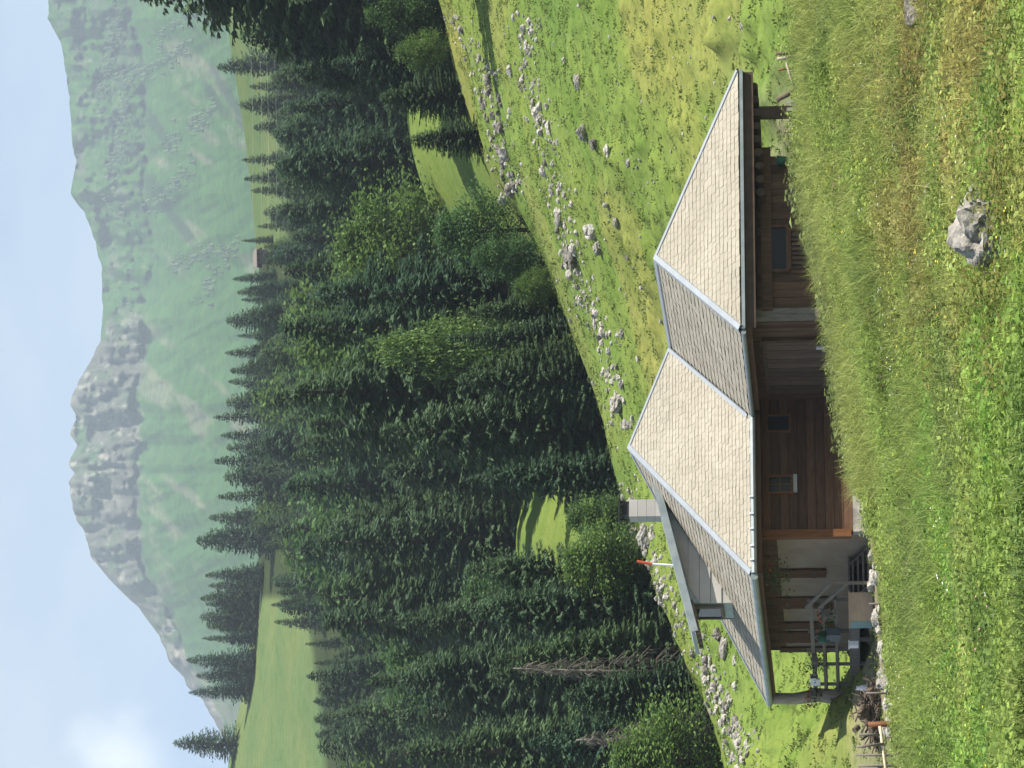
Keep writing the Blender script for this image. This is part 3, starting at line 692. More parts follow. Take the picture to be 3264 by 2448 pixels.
# ---- dormer
DC0, DC1 = 5.95, 7.42; DF = 1.11
dorm = empty('dormer', hp(DF, DC0, 0.7)); dorm.parent = hut; dorm.location = dorm.location - hut.location; bpy.context.view_layer.update()
def dz(a): return 2.76 - (4.5 - a) * 0.245
m = MB()   # cheek walls with clapboards, and the front
aT = 4.25
for cc, off in ((DC0, -1), (DC1, 1)):
    z = 0.70; i = 0
    while z < 2.75:
        z1 = z + 0.30
        def alim(zz): return max(DF, zz / SD)                    # board starts where the roof slope allows
        def top_a(zz): return 4.5 - (2.60 - zz) / 0.245            # under the dormer roof
        hA, hB = z, min(z1 - 0.012, 2.72)
        a_hi0 = hA / SD; a_hi1 = hB / SD
        lo0 = max(DF, top_a(hA)); lo1 = max(DF, top_a(hB))
        if a_hi1 > lo1 + .02:
            q = lambda a, h, o: hp(a, cc + off * o, h)
            e0, e1 = 0.035, 0.012
            m.hexa([q(lo0, hA, e0), q(a_hi0, hA, e0), q(a_hi0, hA, 0), q(lo0, hA, 0), q(lo1, hB, e1), q(a_hi1, hB, e1), q(a_hi1, hB, 0), q(lo1, hB, 0)], rndw.random())
        z = z1
m.build('cheek_boards', M['cladding'], dorm)
m = MB()
m.hexa([hp(DF + .02, DC0 + .005, .69), hp(DF + .02, DC1 - .005, .69), hp(4.4, DC1 - .005, 2.76), hp(4.4, DC0 + .005, 2.76),
        hp(DF + .02, DC0 + .005, dz(DF) - .1), hp(DF + .02, DC1 - .005, dz(DF) - .1), hp(4.4, DC1 - .005, 2.77), hp(4.4, DC0 + .005, 2.77)])
m.build('dormer_core', M['gutter'], dorm)
m = MB(); pr_, pl_ = DC0 - .33, DC1 + .33; a_l, a_r = 0.22, 4.62
m.hexa([hp(a_l, pr_, dz(a_l) - .02), hp(a_r, pr_, dz(a_r) - .02), hp(a_r, pl_, dz(a_r) - .02), hp(a_l, pl_, dz(a_l) - .02),
        hp(a_l, pr_, dz(a_l) + .08), hp(a_r, pr_, dz(a_r) + .08), hp(a_r, pl_, dz(a_r) + .08), hp(a_l, pl_, dz(a_l) + .08)])
m.build('dormer_roof', M['zinc'], dorm)
m = MB(); m.beam(hp(a_l, pr_ - .03, dz(a_l) - .0), hp(a_r - .1, pr_ - .03, dz(a_r) - .02), 0.04, 0.20); m.build('barge_board', M['gutter'], dorm)
for i in range(4):
    c = DC0 + .05 + i * 0.45; m = MB(); m.beam(hp(a_l + .05, c, dz(a_l) - .10), hp(DF + .1, c, dz(DF) - .10), 0.09, 0.12); m.build('rafter_end', M['wood_grey'], dorm)
m = MB(); m.box(hp(DF - .02, (DC0 + DC1) / 2, 1.36), 0.05, 0.86, 0.62, AX); m.build('window_pane', M['glass_blue'], dorm)
for c in (DC0 + .24, DC1 - .24): m = MB(); m.box(hp(DF - .035, c, 1.36), 0.08, 0.08, 0.80, AX); m.build('window_frame', M['wood_grey'], dorm)
for h in (1.0, 1.72): m = MB(); m.box(hp(DF - .035, (DC0 + DC1) / 2, h), 0.078, 0.90, 0.08, AX); m.build('window_frame', M['wood_grey'], dorm)
# ---- chimney
m = MB(); chim = empty('chimney', hp(4.45, 7.9, 2.5)); chim.parent = hut; chim.location = chim.location - hut.location; bpy.context.view_layer.update()
for i in range(5):
    m.box(hp(4.45, 7.9, 2.55 + i * 0.245), 0.50, 0.5, 0.237, AX, rndw.random())
m.build('chimney_panels', M['cladding'], chim)
m = MB(); m.box(hp(4.45, 7.9, 3.0), 0.46, 0.46, 1.3, AX); m.build('chimney_core', M['gutter'], chim)
m = MB(); m.box(hp(4.45, 7.9, 3.70), 0.42, 0.42, 0.10, AX)
for i, j in ((-1, -1), (1, -1), (1, 1), (-1, 1)): m.box(hp(4.45 + i * .19, 7.9 + j * .19, 3.80), 0.05, 0.05, 0.24, AX)
m.box(hp(4.45, 7.9, 3.93), 0.60, 0.60, 0.04, AX); m.box(hp(4.45, 7.9, 3.79), 0.30, 0.30, 0.14, AX); m.build('chimney_cap', M['black'], chim)

# ---- porch
porch = empty('porch', hp(0.5, 6.5, FLOOR - .15)); porch.parent = hut; porch.location = porch.location - hut.location; bpy.context.view_layer.update()
PC0, PC1 = 2.7, HL - 0.25; RA = 0.28
for i in range(7):
    a = RA - .10 + (WD - RA + .1) * (i + .5) / 7; m = MB(); m.beam(hp(a, PC0, FLOOR), hp(a, PC1, FLOOR), (WD - RA + .1) / 7 - .012, 0.05); m.build('floor_board', M['wood_grey'], porch)
m = MB(); m.beam(hp(RA - .12, PC0 - .05, FLOOR - .14), hp(RA - .12, PC1, FLOOR - .14), 0.09, 0.22); m.build('edge_beam', M['wood_grey'], porch)
m = MB(); m.beam(hp(RA - .12, PC1 - .05, FLOOR - .14), hp(WD + 1.3, PC1 - .05, FLOOR - .14), 0.09, 0.22); m.build('edge_beam', M['wood_grey'], porch)
for u in (168, 137, 118.5, 104, 84):
    c, _ = ona(u, 825, RA); m = MB(); m.beam(hp(RA, c, FLOOR - .05), hp(RA, c, FLOOR + 1.08 + rndw.uniform(0, .12)), 0.09, 0.09); m.build('rail_post', M['wood_grey'], porch)
for h in (FLOOR + .36, FLOOR + .70, FLOOR + 1.0):
    m = MB(); m.beam(hp(RA - .05, PC0 + .2, h), hp(RA - .05, PC1, h + .02), 0.035, 0.10 if h > -1.6 else 0.08); m.build('rail', M['wood_grey'], porch)
    m = MB(); m.beam(hp(RA, PC1 - .02, h), hp(WD + 1.1, PC1 - .02, h + .02), 0.035, 0.09); m.build('rail', M['wood_grey'], porch)
m = MB(); m.beam(hp(WD + 1.1, PC1, FLOOR - .1), hp(WD + 1.1, PC1, FLOOR + 1.1), 0.09, 0.09); m.build('rail_post', M['wood_grey'], porch)
for c in (3.4, 6.3, 8.6, 10.6): m = MB(); q = hp(RA - .1, c, FLOOR - .25); m.beam((q[0], q[1], q[2] - .85), q, 0.12, 0.12); m.build('under_post', M['wood_grey'], porch)
m = MB(); q0 = hp(WD - .1, 3.0, FLOOR - .1); q1 = hp(WD - .1, PC1, FLOOR - .1); m.quad(q0, q1, q1 - eZ * 1.0, q0 - eZ * 1.0); m.build('under_porch_dark', M['black'], porch)  # black sheet: the darkness under the porch floor, put in as colour
# crooked log carrying the roof corner
m = MB(); g = hp(0.15, HL - .05, -2.85); m.tube([g, hp(0.05, HL - .1, -2.2), hp(0.14, HL - .1, -1.5), hp(0.02, HL - .12, -.8), hp(0.04, HL - .12, -.12)], [0.26, 0.24, 0.20, 0.17, 0.17], 10)
m.build('log_post', M['deadwood'], porch, True)
# steps
steps = empty('steps', hp(0.6, 2.0, FLOOR - .7)); steps.parent = hut; steps.location = steps.location - hut.location; bpy.context.view_layer.update()
for i in range(5):
    c = 1.05 + i * 0.36; h = FLOOR - .62 + i * 0.13; m = MB(); m.box(hp(0.62, c, h), 0.95, 0.30, 0.05, AX); m.build('tread', M['wood_grey'], steps)
for a in (0.12, 1.12): m = MB(); m.beam(hp(a, .85, FLOOR - .80), hp(a, 2.75, FLOOR - .12), 0.06, 0.22); m.build('stringer', M['wood_grey'], steps)
for h in (0.0, 0.42): m = MB(); m.beam(hp(RA - .2, 1.0, FLOOR + .02 + h), hp(RA - .2, 3.1, FLOOR + .78 + h * .8), 0.05, 0.09); m.build('hand_rail', M['wood_grey'], steps)
m = MB(); m.beam(hp(RA - .2, 1.05, FLOOR - .75), hp(RA - .2, 1.05, FLOOR + .5), 0.08, 0.08); m.build('newel_post', M['wood_grey'], steps)

# ------------------------------------------------------------------ trees
class QB:
    """collects leaf or needle faces (four corners each) with a tint per face"""
    def __init__(self): self.v = []; self.t = []
    def kite(self, base, d, side, L, w, t, sag=0.0):
        mid = base + d * (L * 0.45); tip = base + d * L - np.array([0, 0, sag * L])
        self.v += [base, mid + side * w, tip, mid - side * w]; self.t.append(t)
    def mesh(self, name, mat):
        v = np.array(self.v, dtype=np.float32); n = len(v) // 4
        me = bpy.data.meshes.new(name); me.vertices.add(len(v)); me.vertices.foreach_set('co', v.ravel())
        me.loops.add(n * 4); me.loops.foreach_set('vertex_index', np.arange(n * 4, dtype=np.int32))
        me.polygons.add(n); me.polygons.foreach_set('loop_start', np.arange(0, n * 4, 4, dtype=np.int32)); me.polygons.foreach_set('loop_total', np.full(n, 4, dtype=np.int32))
        me.update(calc_edges=True)
        a = me.attributes.new('tint', 'FLOAT', 'FACE'); a.data.foreach_set('value', np.clip(np.array(self.t, dtype=np.float32), 0, 1))
        me.materials.append(mat); return me
def norm(v): return v / (np.linalg.norm(v) + 1e-9)
def spruce_meshes(seed, Ht=14.0, R=2.6, dens=1.0, bare=0.05, droop=0.25, spray=0.62, whorl=0.42, full=0.85):
    r = random.Random(seed); q = QB(); tr = MB()
    lean = np.array([r.uniform(-.02, .02), r.uniform(-.02, .02), 0])
    tr.tube([np.array([0, 0, -0.6]), np.array([0, 0, Ht * .3]) + lean * Ht * .3, np.array([0, 0, Ht * .7]) + lean * Ht * .7, np.array([0, 0, Ht * .985]) + lean * Ht], [R * .085, R * .066, R * .034, 0.02], 7)
    z = Ht * bare; lop = [(r.uniform(0, 2 * pi), r.uniform(.75, 1.15)) for _ in range(5)]
    while z < Ht * 0.985:
        t = z / Ht; Lm = R * (1 - t) ** full * (0.85 + 0.3 * r.random()) + 0.10
        nb = max(5, int(9 * dens * (0.55 + 0.6 * (1 - t)))); a0 = r.random() * 6.28
        for k in range(nb):
            az = a0 + 2 * pi * k / nb + r.uniform(-.35, .35); w = 1.0
            for (la, lw) in lop: w += (lw - 1) * max(0, cos(az - la)) * .6
            L = Lm * r.uniform(.62, 1.12) * w
            d = np.array([cos(az), sin(az), 0]); lat = np.array([-sin(az), cos(az), 0])
            rise = 0.35 * (t ** 1.5) - droop * (1 - t) + r.uniform(-.08, .08)
            b0 = np.array([0, 0, z]) + lean * z
            ns = max(3, int(L / (spray * 0.36) * dens))
            for i in range(ns):
                s = 0.18 + 0.82 * (i + r.random() * .6) / ns
                c = b0 + d * (L * s) + np.array([0, 0, rise * L * s + 0.18 * L * s * s * (1 - t)])
                ll = spray * (0.55 + 0.6 * r.random()) * (1.15 - .5 * s) * (0.45 + 0.55 * min(1, L / 1.4))
                tint = 0.30 + 0.30 * s * r.random() + 0.12 * (s > .8) + r.uniform(-.1, .1)
                for sd in (-1, 1):
                    dd = norm(d * (0.55 + .5 * s) + lat * (sd * r.uniform(.35, .95)) + np.array([0, 0, r.uniform(-.62, .02) - .12]))
                    si = norm(np.cross(dd, np.array([r.uniform(-.5, .5), r.uniform(-.5, .5), 1.0])))
                    q.kite(c, dd, si, ll, ll * r.uniform(.22, .36), tint, 0.10)
                if s > .72: q.kite(c, norm(d + np.array([0, 0, .05])), lat, ll * .9, ll * .2, tint + .1)
        z += whorl * (0.75 + 0.5 * r.random()) * (1.0 - 0.35 * t)
    top = np.array([0, 0, Ht]) + lean * Ht
    for k in range(5): q.kite(top - np.array([0, 0, .55]), norm(np.array([cos(k * 1.26) * .25, sin(k * 1.26) * .25, 1])), np.array([1., 0, 0]), .6, .06, .6)
    return tr.mesh('trunk', M['bark'], True), q.mesh('crown', M['needle'])
def leafy_meshes(seed, Ht=8.0, R=2.6, leaf=0.20, clumps=70, per=46, low=0.18):
    r = random.Random(seed); q = QB(); tr = MB()
    tr.tube([np.array([0, 0, -.5]), np.array([.1, 0, Ht * .3]), np.array([.2, .1, Ht * .62])], [R * .07, R * .055, R * .02], 7)
    cl = []
    for _ in range(clumps):
        z = Ht * (low + (1 - low) * r.random() ** .8); tt = (z / Ht - low) / (1 - low)
        rad = R * sqrt(max(0.05, 1 - (2 * tt - .75) ** 2 / 1.7)) * (0.45 + .55 * r.random()) * (1.0 if tt < .85 else .6)
        az = r.random() * 6.28; lob = 1 + .32 * sin(az * 3 + seed) * sin(z * 1.3 + seed) + .22 * sin(az * 5 + 2 * seed); c = np.array([cos(az) * rad * lob, sin(az) * rad * lob, z * (1 + .06 * sin(az * 2 + seed))]); cl.append(c)
    for i, c in enumerate(cl[:14]):
        tr.tube([np.array([.12, .05, Ht * .25 + .3 * (i % 4)]), c * .5 + np.array([0, 0, .15]) + np.array([0, 0, Ht * .2]), c * .93], [R * .026, R * .016, .012], 5)
    for c in cl:
        sz = R * r.uniform(.16, .30); base = r.uniform(.25, .7)
        for _ in range(per):
            p = c + np.array([r.gauss(0, 1), r.gauss(0, 1), r.gauss(0, .62)]) * sz
            d = norm(np.array([r.uniform(-1, 1), r.uniform(-1, 1), r.uniform(-.8, .5)])); si = norm(np.cross(d, np.array([r.uniform(-.4, .4), r.uniform(-.4, .4), 1])))
            l = leaf * r.uniform(.7, 1.4); q.kite(p, d, si, l, l * .33, base + r.uniform(-.22, .3))
    return tr.mesh('trunk', M['bark'], True), q.mesh('crown', M['leaf'])
def dead_meshes(seed, Ht=9.0, R=1.8):
    r = random.Random(seed); tr = MB(); tw = MB()
    tr.tube([np.array([0, 0, -.5]), np.array([0, 0, Ht * .5]), np.array([.12, 0, Ht])], [.10, .075, .03], 7)
    z = Ht * .12
    while z < Ht * .97:
        for k in range(4):
            az = r.random() * 6.28; L = R * (1.1 - z / Ht) * r.uniform(.6, 1.2); d = np.array([cos(az), sin(az), 0])
            p0 = np.array([0.12 * z / Ht, 0, z]); p1 = p0 + d * L * .5 + np.array([0, 0, .02]); p2 = p0 + d * L - np.array([0, 0, L * .45])
            tw.tube([p0, p1, p2], [.028, .02, .010], 4, cap=False)
            for j in range(5):
                s = .35 + .6 * r.random(); b = p0 + (p2 - p0) * s + np.array([0, 0, .12 * L * (1 - s)]); e = b + np.array([r.uniform(-.25, .25), r.uniform(-.25, .25), -r.uniform(.25, .7)])
                tw.tube([b, e], [.014, .007], 3, cap=False)
        z += .30
    return tr.mesh('trunk', M['twig'], True), tw.mesh('crown', M['twig'])
PROTO = {}
def proto(key, meshes, Ht): PROTO[key] = (meshes[0], meshes[1], Ht)
for i in range(4): proto('near%d' % i, spruce_meshes(200 + i, 14, (3.3, 3.7, 4.1, 2.7)[i], 1.2, .015, (.26, .31, .36, .18)[i], .58, .36, (.8, .72, .85, .95)[i]), 14.0)
for i in range(6): proto('far%d' % i, spruce_meshes(300 + i, 14, (2.5, 3.9, 3.0, 3.5, 2.8, 4.2)[i], 1.0, .02, (.2, .3, .24, .12, .34, .22)[i], .72, .46, (.95, .62, .8, .7, .88, .58)[i]), 14.0)
proto('broad', spruce_meshes(330, 14, 4.2, 1.0, .03, .12, .9, .55, .62), 14.0)
for i in range(3): proto('leafy%d' % i, leafy_meshes(400 + i, 8, 2.9, .27, 130, 80, .06), 8.0)
for i in range(2): proto('leafar%d' % i, leafy_meshes(420 + i, 8, 3.0, .50, 80, 36, .05), 8.0)
proto('dead', dead_meshes(440, 9.0, 1.35), 9.0)
rt = random.Random(77); TREES = []
def plant(key, x, y, height, name, label, group=None, wide=1.0, cat='tree'):
    trk, crn, h0 = PROTO[key]; s = height / h0; z = Hs(x, y)
    e = bpy.data.objects.new(name, None); COL.objects.link(e); e.location = (x, y, z - 0.05); e.empty_display_size = .5
    e.rotation_euler = (rt.uniform(-.025, .025), rt.uniform(-.025, .025), rt.random() * 6.28); e.scale = (s * wide, s * wide, s)
    tag(e, label, cat, group)
    for nm, me in (('trunk', trk), ('crown', crn)):
        o = bpy.data.objects.new(nm, me); COL.objects.link(o); o.parent = e
    TREES.append((x, y)); return e
def at(u, y):
    x = (u - 384) / FPX * y; return x, y
def by_top(key, u, vtop, y, name, label, group=None, wide=1.0, dz=0.0):
    """stands on the ground at depth y and reaches up to where the photograph shows its tip"""
    p = P(u, vtop, y); h = p[2] - Hs(p[0], p[1]); h = max(h, 1.5)
    return plant(key, p[0], p[1], h, name, label, group, wide)
# single trees the photograph lets one point at
by_top('near2', 772, 134, 158, 'spruce_tree', 'tall dark spruce cut off by the edge of the picture above the pasture', wide=1.3)
by_top('near1', 722, 238, 162, 'spruce_tree', 'dark spruce with lit twig tips next to the tall edge spruce', wide=1.35)
by_top('near1', 756, 236, 161, 'spruce_tree', 'drooping spruce in front of the tall edge spruce', wide=1.1)
by_top('leafy0', 758, 372, 153.0, 'deciduous_tree', 'bright green leafy bush under the drooping edge spruce', wide=.9)
by_top('near0', 690, 300, 163, 'spruce_tree', 'spruce between the edge trees and the meadow strip', wide=1.35)
by_top('near2', 704, 330, 155, 'spruce_tree', 'wide dark spruce over the stony pasture edge', wide=1.35)
by_top('leafy1', 716, 398, 150.5, 'deciduous_tree', 'light green leafy bush against the wide dark spruce', wide=.8)
by_top('near1', 668, 378, 150, 'spruce_tree', 'short bushy spruce at the top end of the meadow strip', wide=1.5)
by_top('near0', 628, 402, 144.5, 'spruce_tree', 'small wide spruce standing alone on the meadow strip edge', wide=1.7)
by_top('leafy2', 536, 438, 138, 'deciduous_tree', 'round bright green leafy tree at the foot of the meadow strip', wide=1.0)
by_top('leafy0', 510, 478, 134, 'deciduous_tree', 'dark green leafy tree beside the round bright one', wide=.9)
by_top('near0', 458, 462, 132, 'spruce_tree', 'dark spruce at the pasture crest right of the tall pale leafy tree', wide=1.3)
by_top('leafy1', 480, 515, 131, 'deciduous_tree', 'low leafy bush with a pale top at the pasture crest', wide=1.0)
by_top('leafy2', 418, 388, 137, 'deciduous_tree', 'tall pale green leafy tree in the middle of the wood edge', wide=.42)
by_top('near3', 428, 446, 130.5, 'spruce_tree', 'slim dark spruce in front of the tall pale leafy tree', wide=1.3)
by_top('near1', 402, 470, 129, 'spruce_tree', 'low dark spruce in front of the tall pale leafy tree', wide=1.3)
by_top('near2', 338, 377, 131, 'spruce_tree', 'large yellowish spruce in the wood behind the hut ridge', wide=1.15)
by_top('near1', 384, 455, 128, 'spruce_tree', 'dark spruce between the tall pale leafy tree and the yellowish spruce', wide=1.2)
by_top('near0', 290, 462, 125, 'spruce_tree', 'dark spruce behind the roof peak left of the yellowish spruce', wide=1.15)
by_top('near2', 192, 462, 119, 'spruce_tree', 'dark spruce behind the chimney with hanging twigs', wide=1.0)
by_top('near1', 150, 466, 116, 'spruce_tree', 'dark spruce behind the dormer', wide=1.15)
by_top('near0', 118, 490, 113, 'spruce_tree', 'dark spruce crowding the dead trunk', wide=1.2)
by_top('dead', 95, 512, 110.8, 'dead_tree', 'bare dead spruce with a pale broken trunk and hanging twigs', wide=1.0)
by_top('near1', 72, 560, 110, 'spruce_tree', 'low dark spruce beside the bare dead spruce', wide=1.4)
by_top('near2', 22, 526, 112, 'spruce_tree', 'dark spruce at the low end of the wood edge', wide=1.2)
by_top('dead', 32, 575, 107, 'dead_tree', 'grey dead spruce with a brush of bare twigs', wide=1.5)
by_top('leafy1', 8, 618, 104, 'deciduous_tree', 'low leafy bush at the picture edge under the spruces', wide=1.3)
by_top('leafy2', 205, 566, 116, 'deciduous_tree', 'bushy leafy tree between chimney and clearing', wide=1.2)
by_top('leafy0', 250, 572, 121, 'deciduous_tree', 'leafy bush in front of the small clearing', wide=1.1)
by_top('leafar0', 430, 283, 395, 'deciduous_tree', 'pale leafy tree high in the wood below the tiny hut', wide=1.2)
by_top('leafar1', 254, 262, 490, 'deciduous_tree', 'bright leafy tree high in the wood under the broad spruce', wide=1.6)
by_top('leafar0', 215, 285, 450, 'deciduous_tree', 'bright leafy tree beside the bright one under the broad spruce', wide=1.7)
by_top('leafar1', 290, 332, 340, 'deciduous_tree', 'light green leafy tree in the lit band of the wood', wide=1.4)
by_top('leafar0', 252, 340, 335, 'deciduous_tree', 'yellow green leafy tree in the lit band of the wood', wide=1.5)
by_top('leafar1', 330, 318, 360, 'deciduous_tree', 'dull green leafy tree at the end of the lit band', wide=1.4)
by_top('near3', 822, 196, 129, 'spruce_tree', 'spruce just outside the picture above the stony bank', wide=.9)
by_top('near0', 846, 210, 132, 'spruce_tree', 'second spruce just outside the picture above the stony bank', wide=.9)
# skyline spruces, left to right
sky = [(23, 172, 585, 'far1', 1.15, 'lone double-topped spruce on the bare meadow shoulder'),
       (78, 188, 575, 'far4', 1.25, 'spruce next to the gap before the lone tree'), (92, 196, 572, 'far3', 1.2, None), (106, 185, 570, 'far2', 1.35, 'tallest spruce of the row on the meadow shoulder'),
       (129, 201, 572, 'far0', 1.2, None), (140, 206, 570, 'far3', 1.2, None), (152, 199, 568, 'far1', 1.3, None), (162, 205, 568, 'far2', 1.2, None), (171, 199, 566, 'far3', 1.2, None),
       (183, 207, 566, 'far4', 1.3, None), (194, 204, 560, 'far2', 1.3, None), (229, 195, 545, 'broad', 1.15, 'broad round-headed spruce breaking the skyline of the wood'), (250, 208, 540, 'far4', 1.5, None)]
for u, v, y, k, w, lab in sky:
    by_top(k, u, v, y, 'spruce_tree', lab or 'spruce in the row along the far meadow shoulder', None if lab else 'spruces on the meadow shoulder', w)
sky2 = [(273, 215), (288, 222), (305, 213), (318, 226), (333, 220), (351, 213), (366, 224), (384, 227), (398, 229), (416, 224), (432, 236), (449, 224), (467, 241), (478, 236), (490, 231), (527, 241)]
for i, (u, v) in enumerate(sky2):
    by_top('far%d' % (i % 5), u, v, 470 + (i * 37) % 35, 'spruce_tree', 'spruce on the skyline of the wood below the mountain', 'spruces on the skyline of the wood', 1.25)
for u, v, y, k, w, lab in [(703, 216, 462, 'broad', .9, 'blue-green domed spruce below the meadow terrace'), (661, 238, 452, 'far1', 1.2, None), (640, 252, 440, 'far3', 1.3, None), (608, 241, 455, 'far0', 1.3, None), (590, 243, 450, 'far2', 1.3, None),
                           (578, 250, 440, 'far4', 1.3, None), (737, 252, 430, 'far3', 1.4, None), (682, 248, 440, 'far4', 1.3, None), (556, 262, 430, 'far1', 1.3, None), (542, 256, 440, 'far0', 1.2, None), (752, 258, 420, 'far0', 1.4, None), (728, 266, 400, 'far2', 1.5, None), (712, 274, 390, 'far1', 1.5, None), (692, 270, 400, 'far3', 1.5, None), (672, 276, 395, 'far0', 1.5, None), (650, 272, 400, 'far2', 1.5, None), (762, 284, 350, 'far4', 1.4, None), (738, 292, 340, 'far1', 1.5, None), (715, 300, 335, 'far3', 1.5, None)]:
    by_top(k, u, v, y, 'spruce_tree', lab or 'blue-green spruce below the meadow terrace', None if lab else 'spruces below the meadow terrace', w)
# the closed wood on the slope: trees that nothing tells apart
KEEP = [(605, 672, 385, 465, 212), (556, 610, 420, 475, 212), (190, 272, 505, 556, 186), (-20, 122, 226, 304, 900), (495, 522, 244, 262, 900)]
skyl = lambda u: np.interp(u, [-60, 0, 60, 125, 200, 260, 384, 500, 540, 600, 720, 830], [315, 310, 305, 270, 262, 232, 236, 244, 266, 262, 262, 200])
def clear(u, vt, vb, wpx, yy):
    for (a, b, c, d, ym) in KEEP:
        if yy < ym and u + wpx > a and u - wpx < b and vb > c and vt < d: return False
    return vt > skyl(u)
cnt = 0; y = 141.0
while y < 500:
    step = 3.9 + y * 0.0145; x = (-80 - 384) / FPX * y + rt.random() * step; xe = (850 - 384) / FPX * y
    while x < xe:
        xx = x + rt.uniform(-.35, .35) * step; yy = y + rt.uniform(-.4, .4) * step; u = 384 + FPX * xx / yy
        cyu = float(crest_y(u)); h = rt.uniform(8.5, 16.5)
        if yy > cyu + 9:
            z = Hs(xx, yy); ut, vt = proj((xx, yy, z + h)); ub, vb = proj((xx, yy, z)); wpx = h * .15 * FPX / yy
            hm = (vb - float(skyl(u)) - 3) * yy / FPX
            if h > hm > 4.5: h = hm * rt.uniform(.84, 1.0); ut, vt = proj((xx, yy, z + h)); wpx = h * .15 * FPX / yy
            ok = clear(ut, vt, vb, wpx, yy)
            if not ok:
                h *= .6; ut, vt = proj((xx, yy, z + h)); ok = clear(ut, vt, vb, wpx * .6, yy)
            # nothing of it would show below the crest line
            if ok and vt < np.interp(u, [0, 100, 200, 320, 460, 613, 768], [722, 684, 641, 603, 559, 484, 435]) - 6:
                lf = rt.random() < (.30 if 240 < yy < 400 and 190 < u < 470 else .09)
                zi = int(np.digitize(u, [0, 150, 300, 450, 560, 690])); side = ('at the low picture edge', 'below the meadow shoulder', 'round the small clearing', 'behind the hut ridge', 'below the tiny far hut', 'above the meadow strip', 'behind the tall edge spruce')[zi]
                tier = 'low on' if yy < 200 else ('half way up' if yy < 320 else 'high on')
                key = (('leafar%d' % rt.randrange(2)) if yy > 230 else 'leafy%d' % rt.randrange(3)) if lf else (('near%d' % rt.randrange(4)) if yy < 190 else 'far%d' % rt.randrange(6))
                if lf: plant(key, xx, yy, h * rt.uniform(.62, .86), 'deciduous_tree', 'leafy tree among spruces %s the wooded slope, %s' % (tier, side), 'leafy trees in the wood', 1.2)
                else: plant(key, xx, yy, h, 'spruce_tree', 'dark spruce %s the wooded slope, %s' % (tier, side), 'spruces in the wood', rt.uniform(1.15, 1.7))
                cnt += 1
        x += step
    y += step * (1.0 + y * 0.0024)
print('wood trees', cnt)
# tiny trees on the mountain side, far too many and too small to count
def mountain_trees():
    r = random.Random(9); m = MB()
    strips = [((560, 150), (600, 190), 60), ((620, 165), (660, 215), 60), ((500, 170), (520, 215), 40), ((690, 120), (720, 190), 70), ((560, 110), (700, 130), 140), ((640, 95), (760, 120), 90), ((520, 105), (560, 125), 40), ((440, 120), (500, 128), 40), ((470, 205), (530, 235), 40), ((730, 150), (760, 210), 40)]
    for (p0, p1, n) in strips:
        for _ in range(n):
            s = r.random(); u = p0[0] + (p1[0] - p0[0]) * s + r.gauss(0, 5); v = p0[1] + (p1[1] - p0[1]) * s + r.gauss(0, 4)
            vr = np.interp(u, _ru, _rv); vf = np.interp(u, [-320, 0, 120, 200, 500, 768, 1090], [330, 300, 305, 310, 310, 300, 290]); t = (v - vr) / (vf - vr)
            if t < .12: continue
            yy, _ = mountain_depth(np.array(t), np.array(u)); b = P(u, v, (float(yy) - 60) * MS); h = r.uniform(2.4, 5.4); w = h * .6
            ring = [b + np.array([cos(k * 1.257) * w, sin(k * 1.257) * w, -1.0]) for k in range(5)]; top = b + np.array([0, 0, h])
            m.add(ring + [top], [(k, (k + 1) % 5, 5) for k in range(5)], r.random())
    o = m.build('mountain_forest', M['needle']); tag(o, 'dark scattered trees on the hazy mountain side', None, None, 'stuff')
mountain_trees()

# ------------------------------------------------------------------ rocks
def rock_mesh(seed, sub=3, flat=0.7, mat='stone', rough=0.22):
    import bmesh
    bm = bmesh.new(); bmesh.ops.create_icosphere(bm, subdivisions=sub, radius=1.0); r = random.Random(seed); off = Vector((r.random() * 50, r.random() * 50, r.random() * 50))
    planes = [(Vector((r.gauss(0, 1), r.gauss(0, 1), r.gauss(0, .7))).normalized(), r.uniform(.62, .92)) for _ in range(14)]
    for v in bm.verts:
        p = v.co.copy(); n = mnoise.fractal(p * 1.3 + off, 1.0, 2.0, 4); p = p * (1 + 1.6 * rough * n)
        for pn_, dd in planes:
            s = p.dot(pn_) - dd
            if s > 0: p -= pn_ * s * .96
        p += p.normalized() * mnoise.fractal(p * 4 + off, 1.0, 2.0, 3) * .10
        p.z *= flat; v.co = p
    me = bpy.data.meshes.new('rock'); bm.to_mesh(me); bm.free(); me.materials.append(M[mat]); 
    a = me.attributes.new('tint', 'FLOAT', 'FACE')
    return me
ROCKS = {k: [rock_mesh(500 + i + 40 * j, 3, .55 + .1 * (i % 4), k) for i in range(6)] for j, k in enumerate(('stone', 'stone_pale', 'stone_dark'))}
BIG = {k: [rock_mesh(700 + i + 40 * j, 4, .6 + .12 * (i % 3), k, .3) for i in range(2)] for j, k in enumerate(('stone', 'stone_pale', 'stone_dark'))}
rk = random.Random(31)
ROCK_AT = []
def rock(pos, size, mat, label, group=None, big=False, squash=1.0, sink=.25, name='rock', cat='rock'):
    me = rk.choice((BIG if big else ROCKS)[mat]); o = bpy.data.objects.new(name, me); COL.objects.link(o)
    sx = size / 2 * rk.uniform(.85, 1.2); sy = size / 2 * rk.uniform(.8, 1.1); sz = size / 2 * squash
    o.location = (pos[0], pos[1], pos[2] + sz * (0.6 - sink)); o.scale = (sx, sy, sz); o.rotation_euler = (rk.uniform(-.25, .25), rk.uniform(-.25, .25), rk.random() * 6.28)
    ROCK_AT.append((pos[0], pos[1], size * .5)); tag(o, label, cat, group); return o
def D2(x, y): return 768 - 0.4629 * y, 0.4629 * x
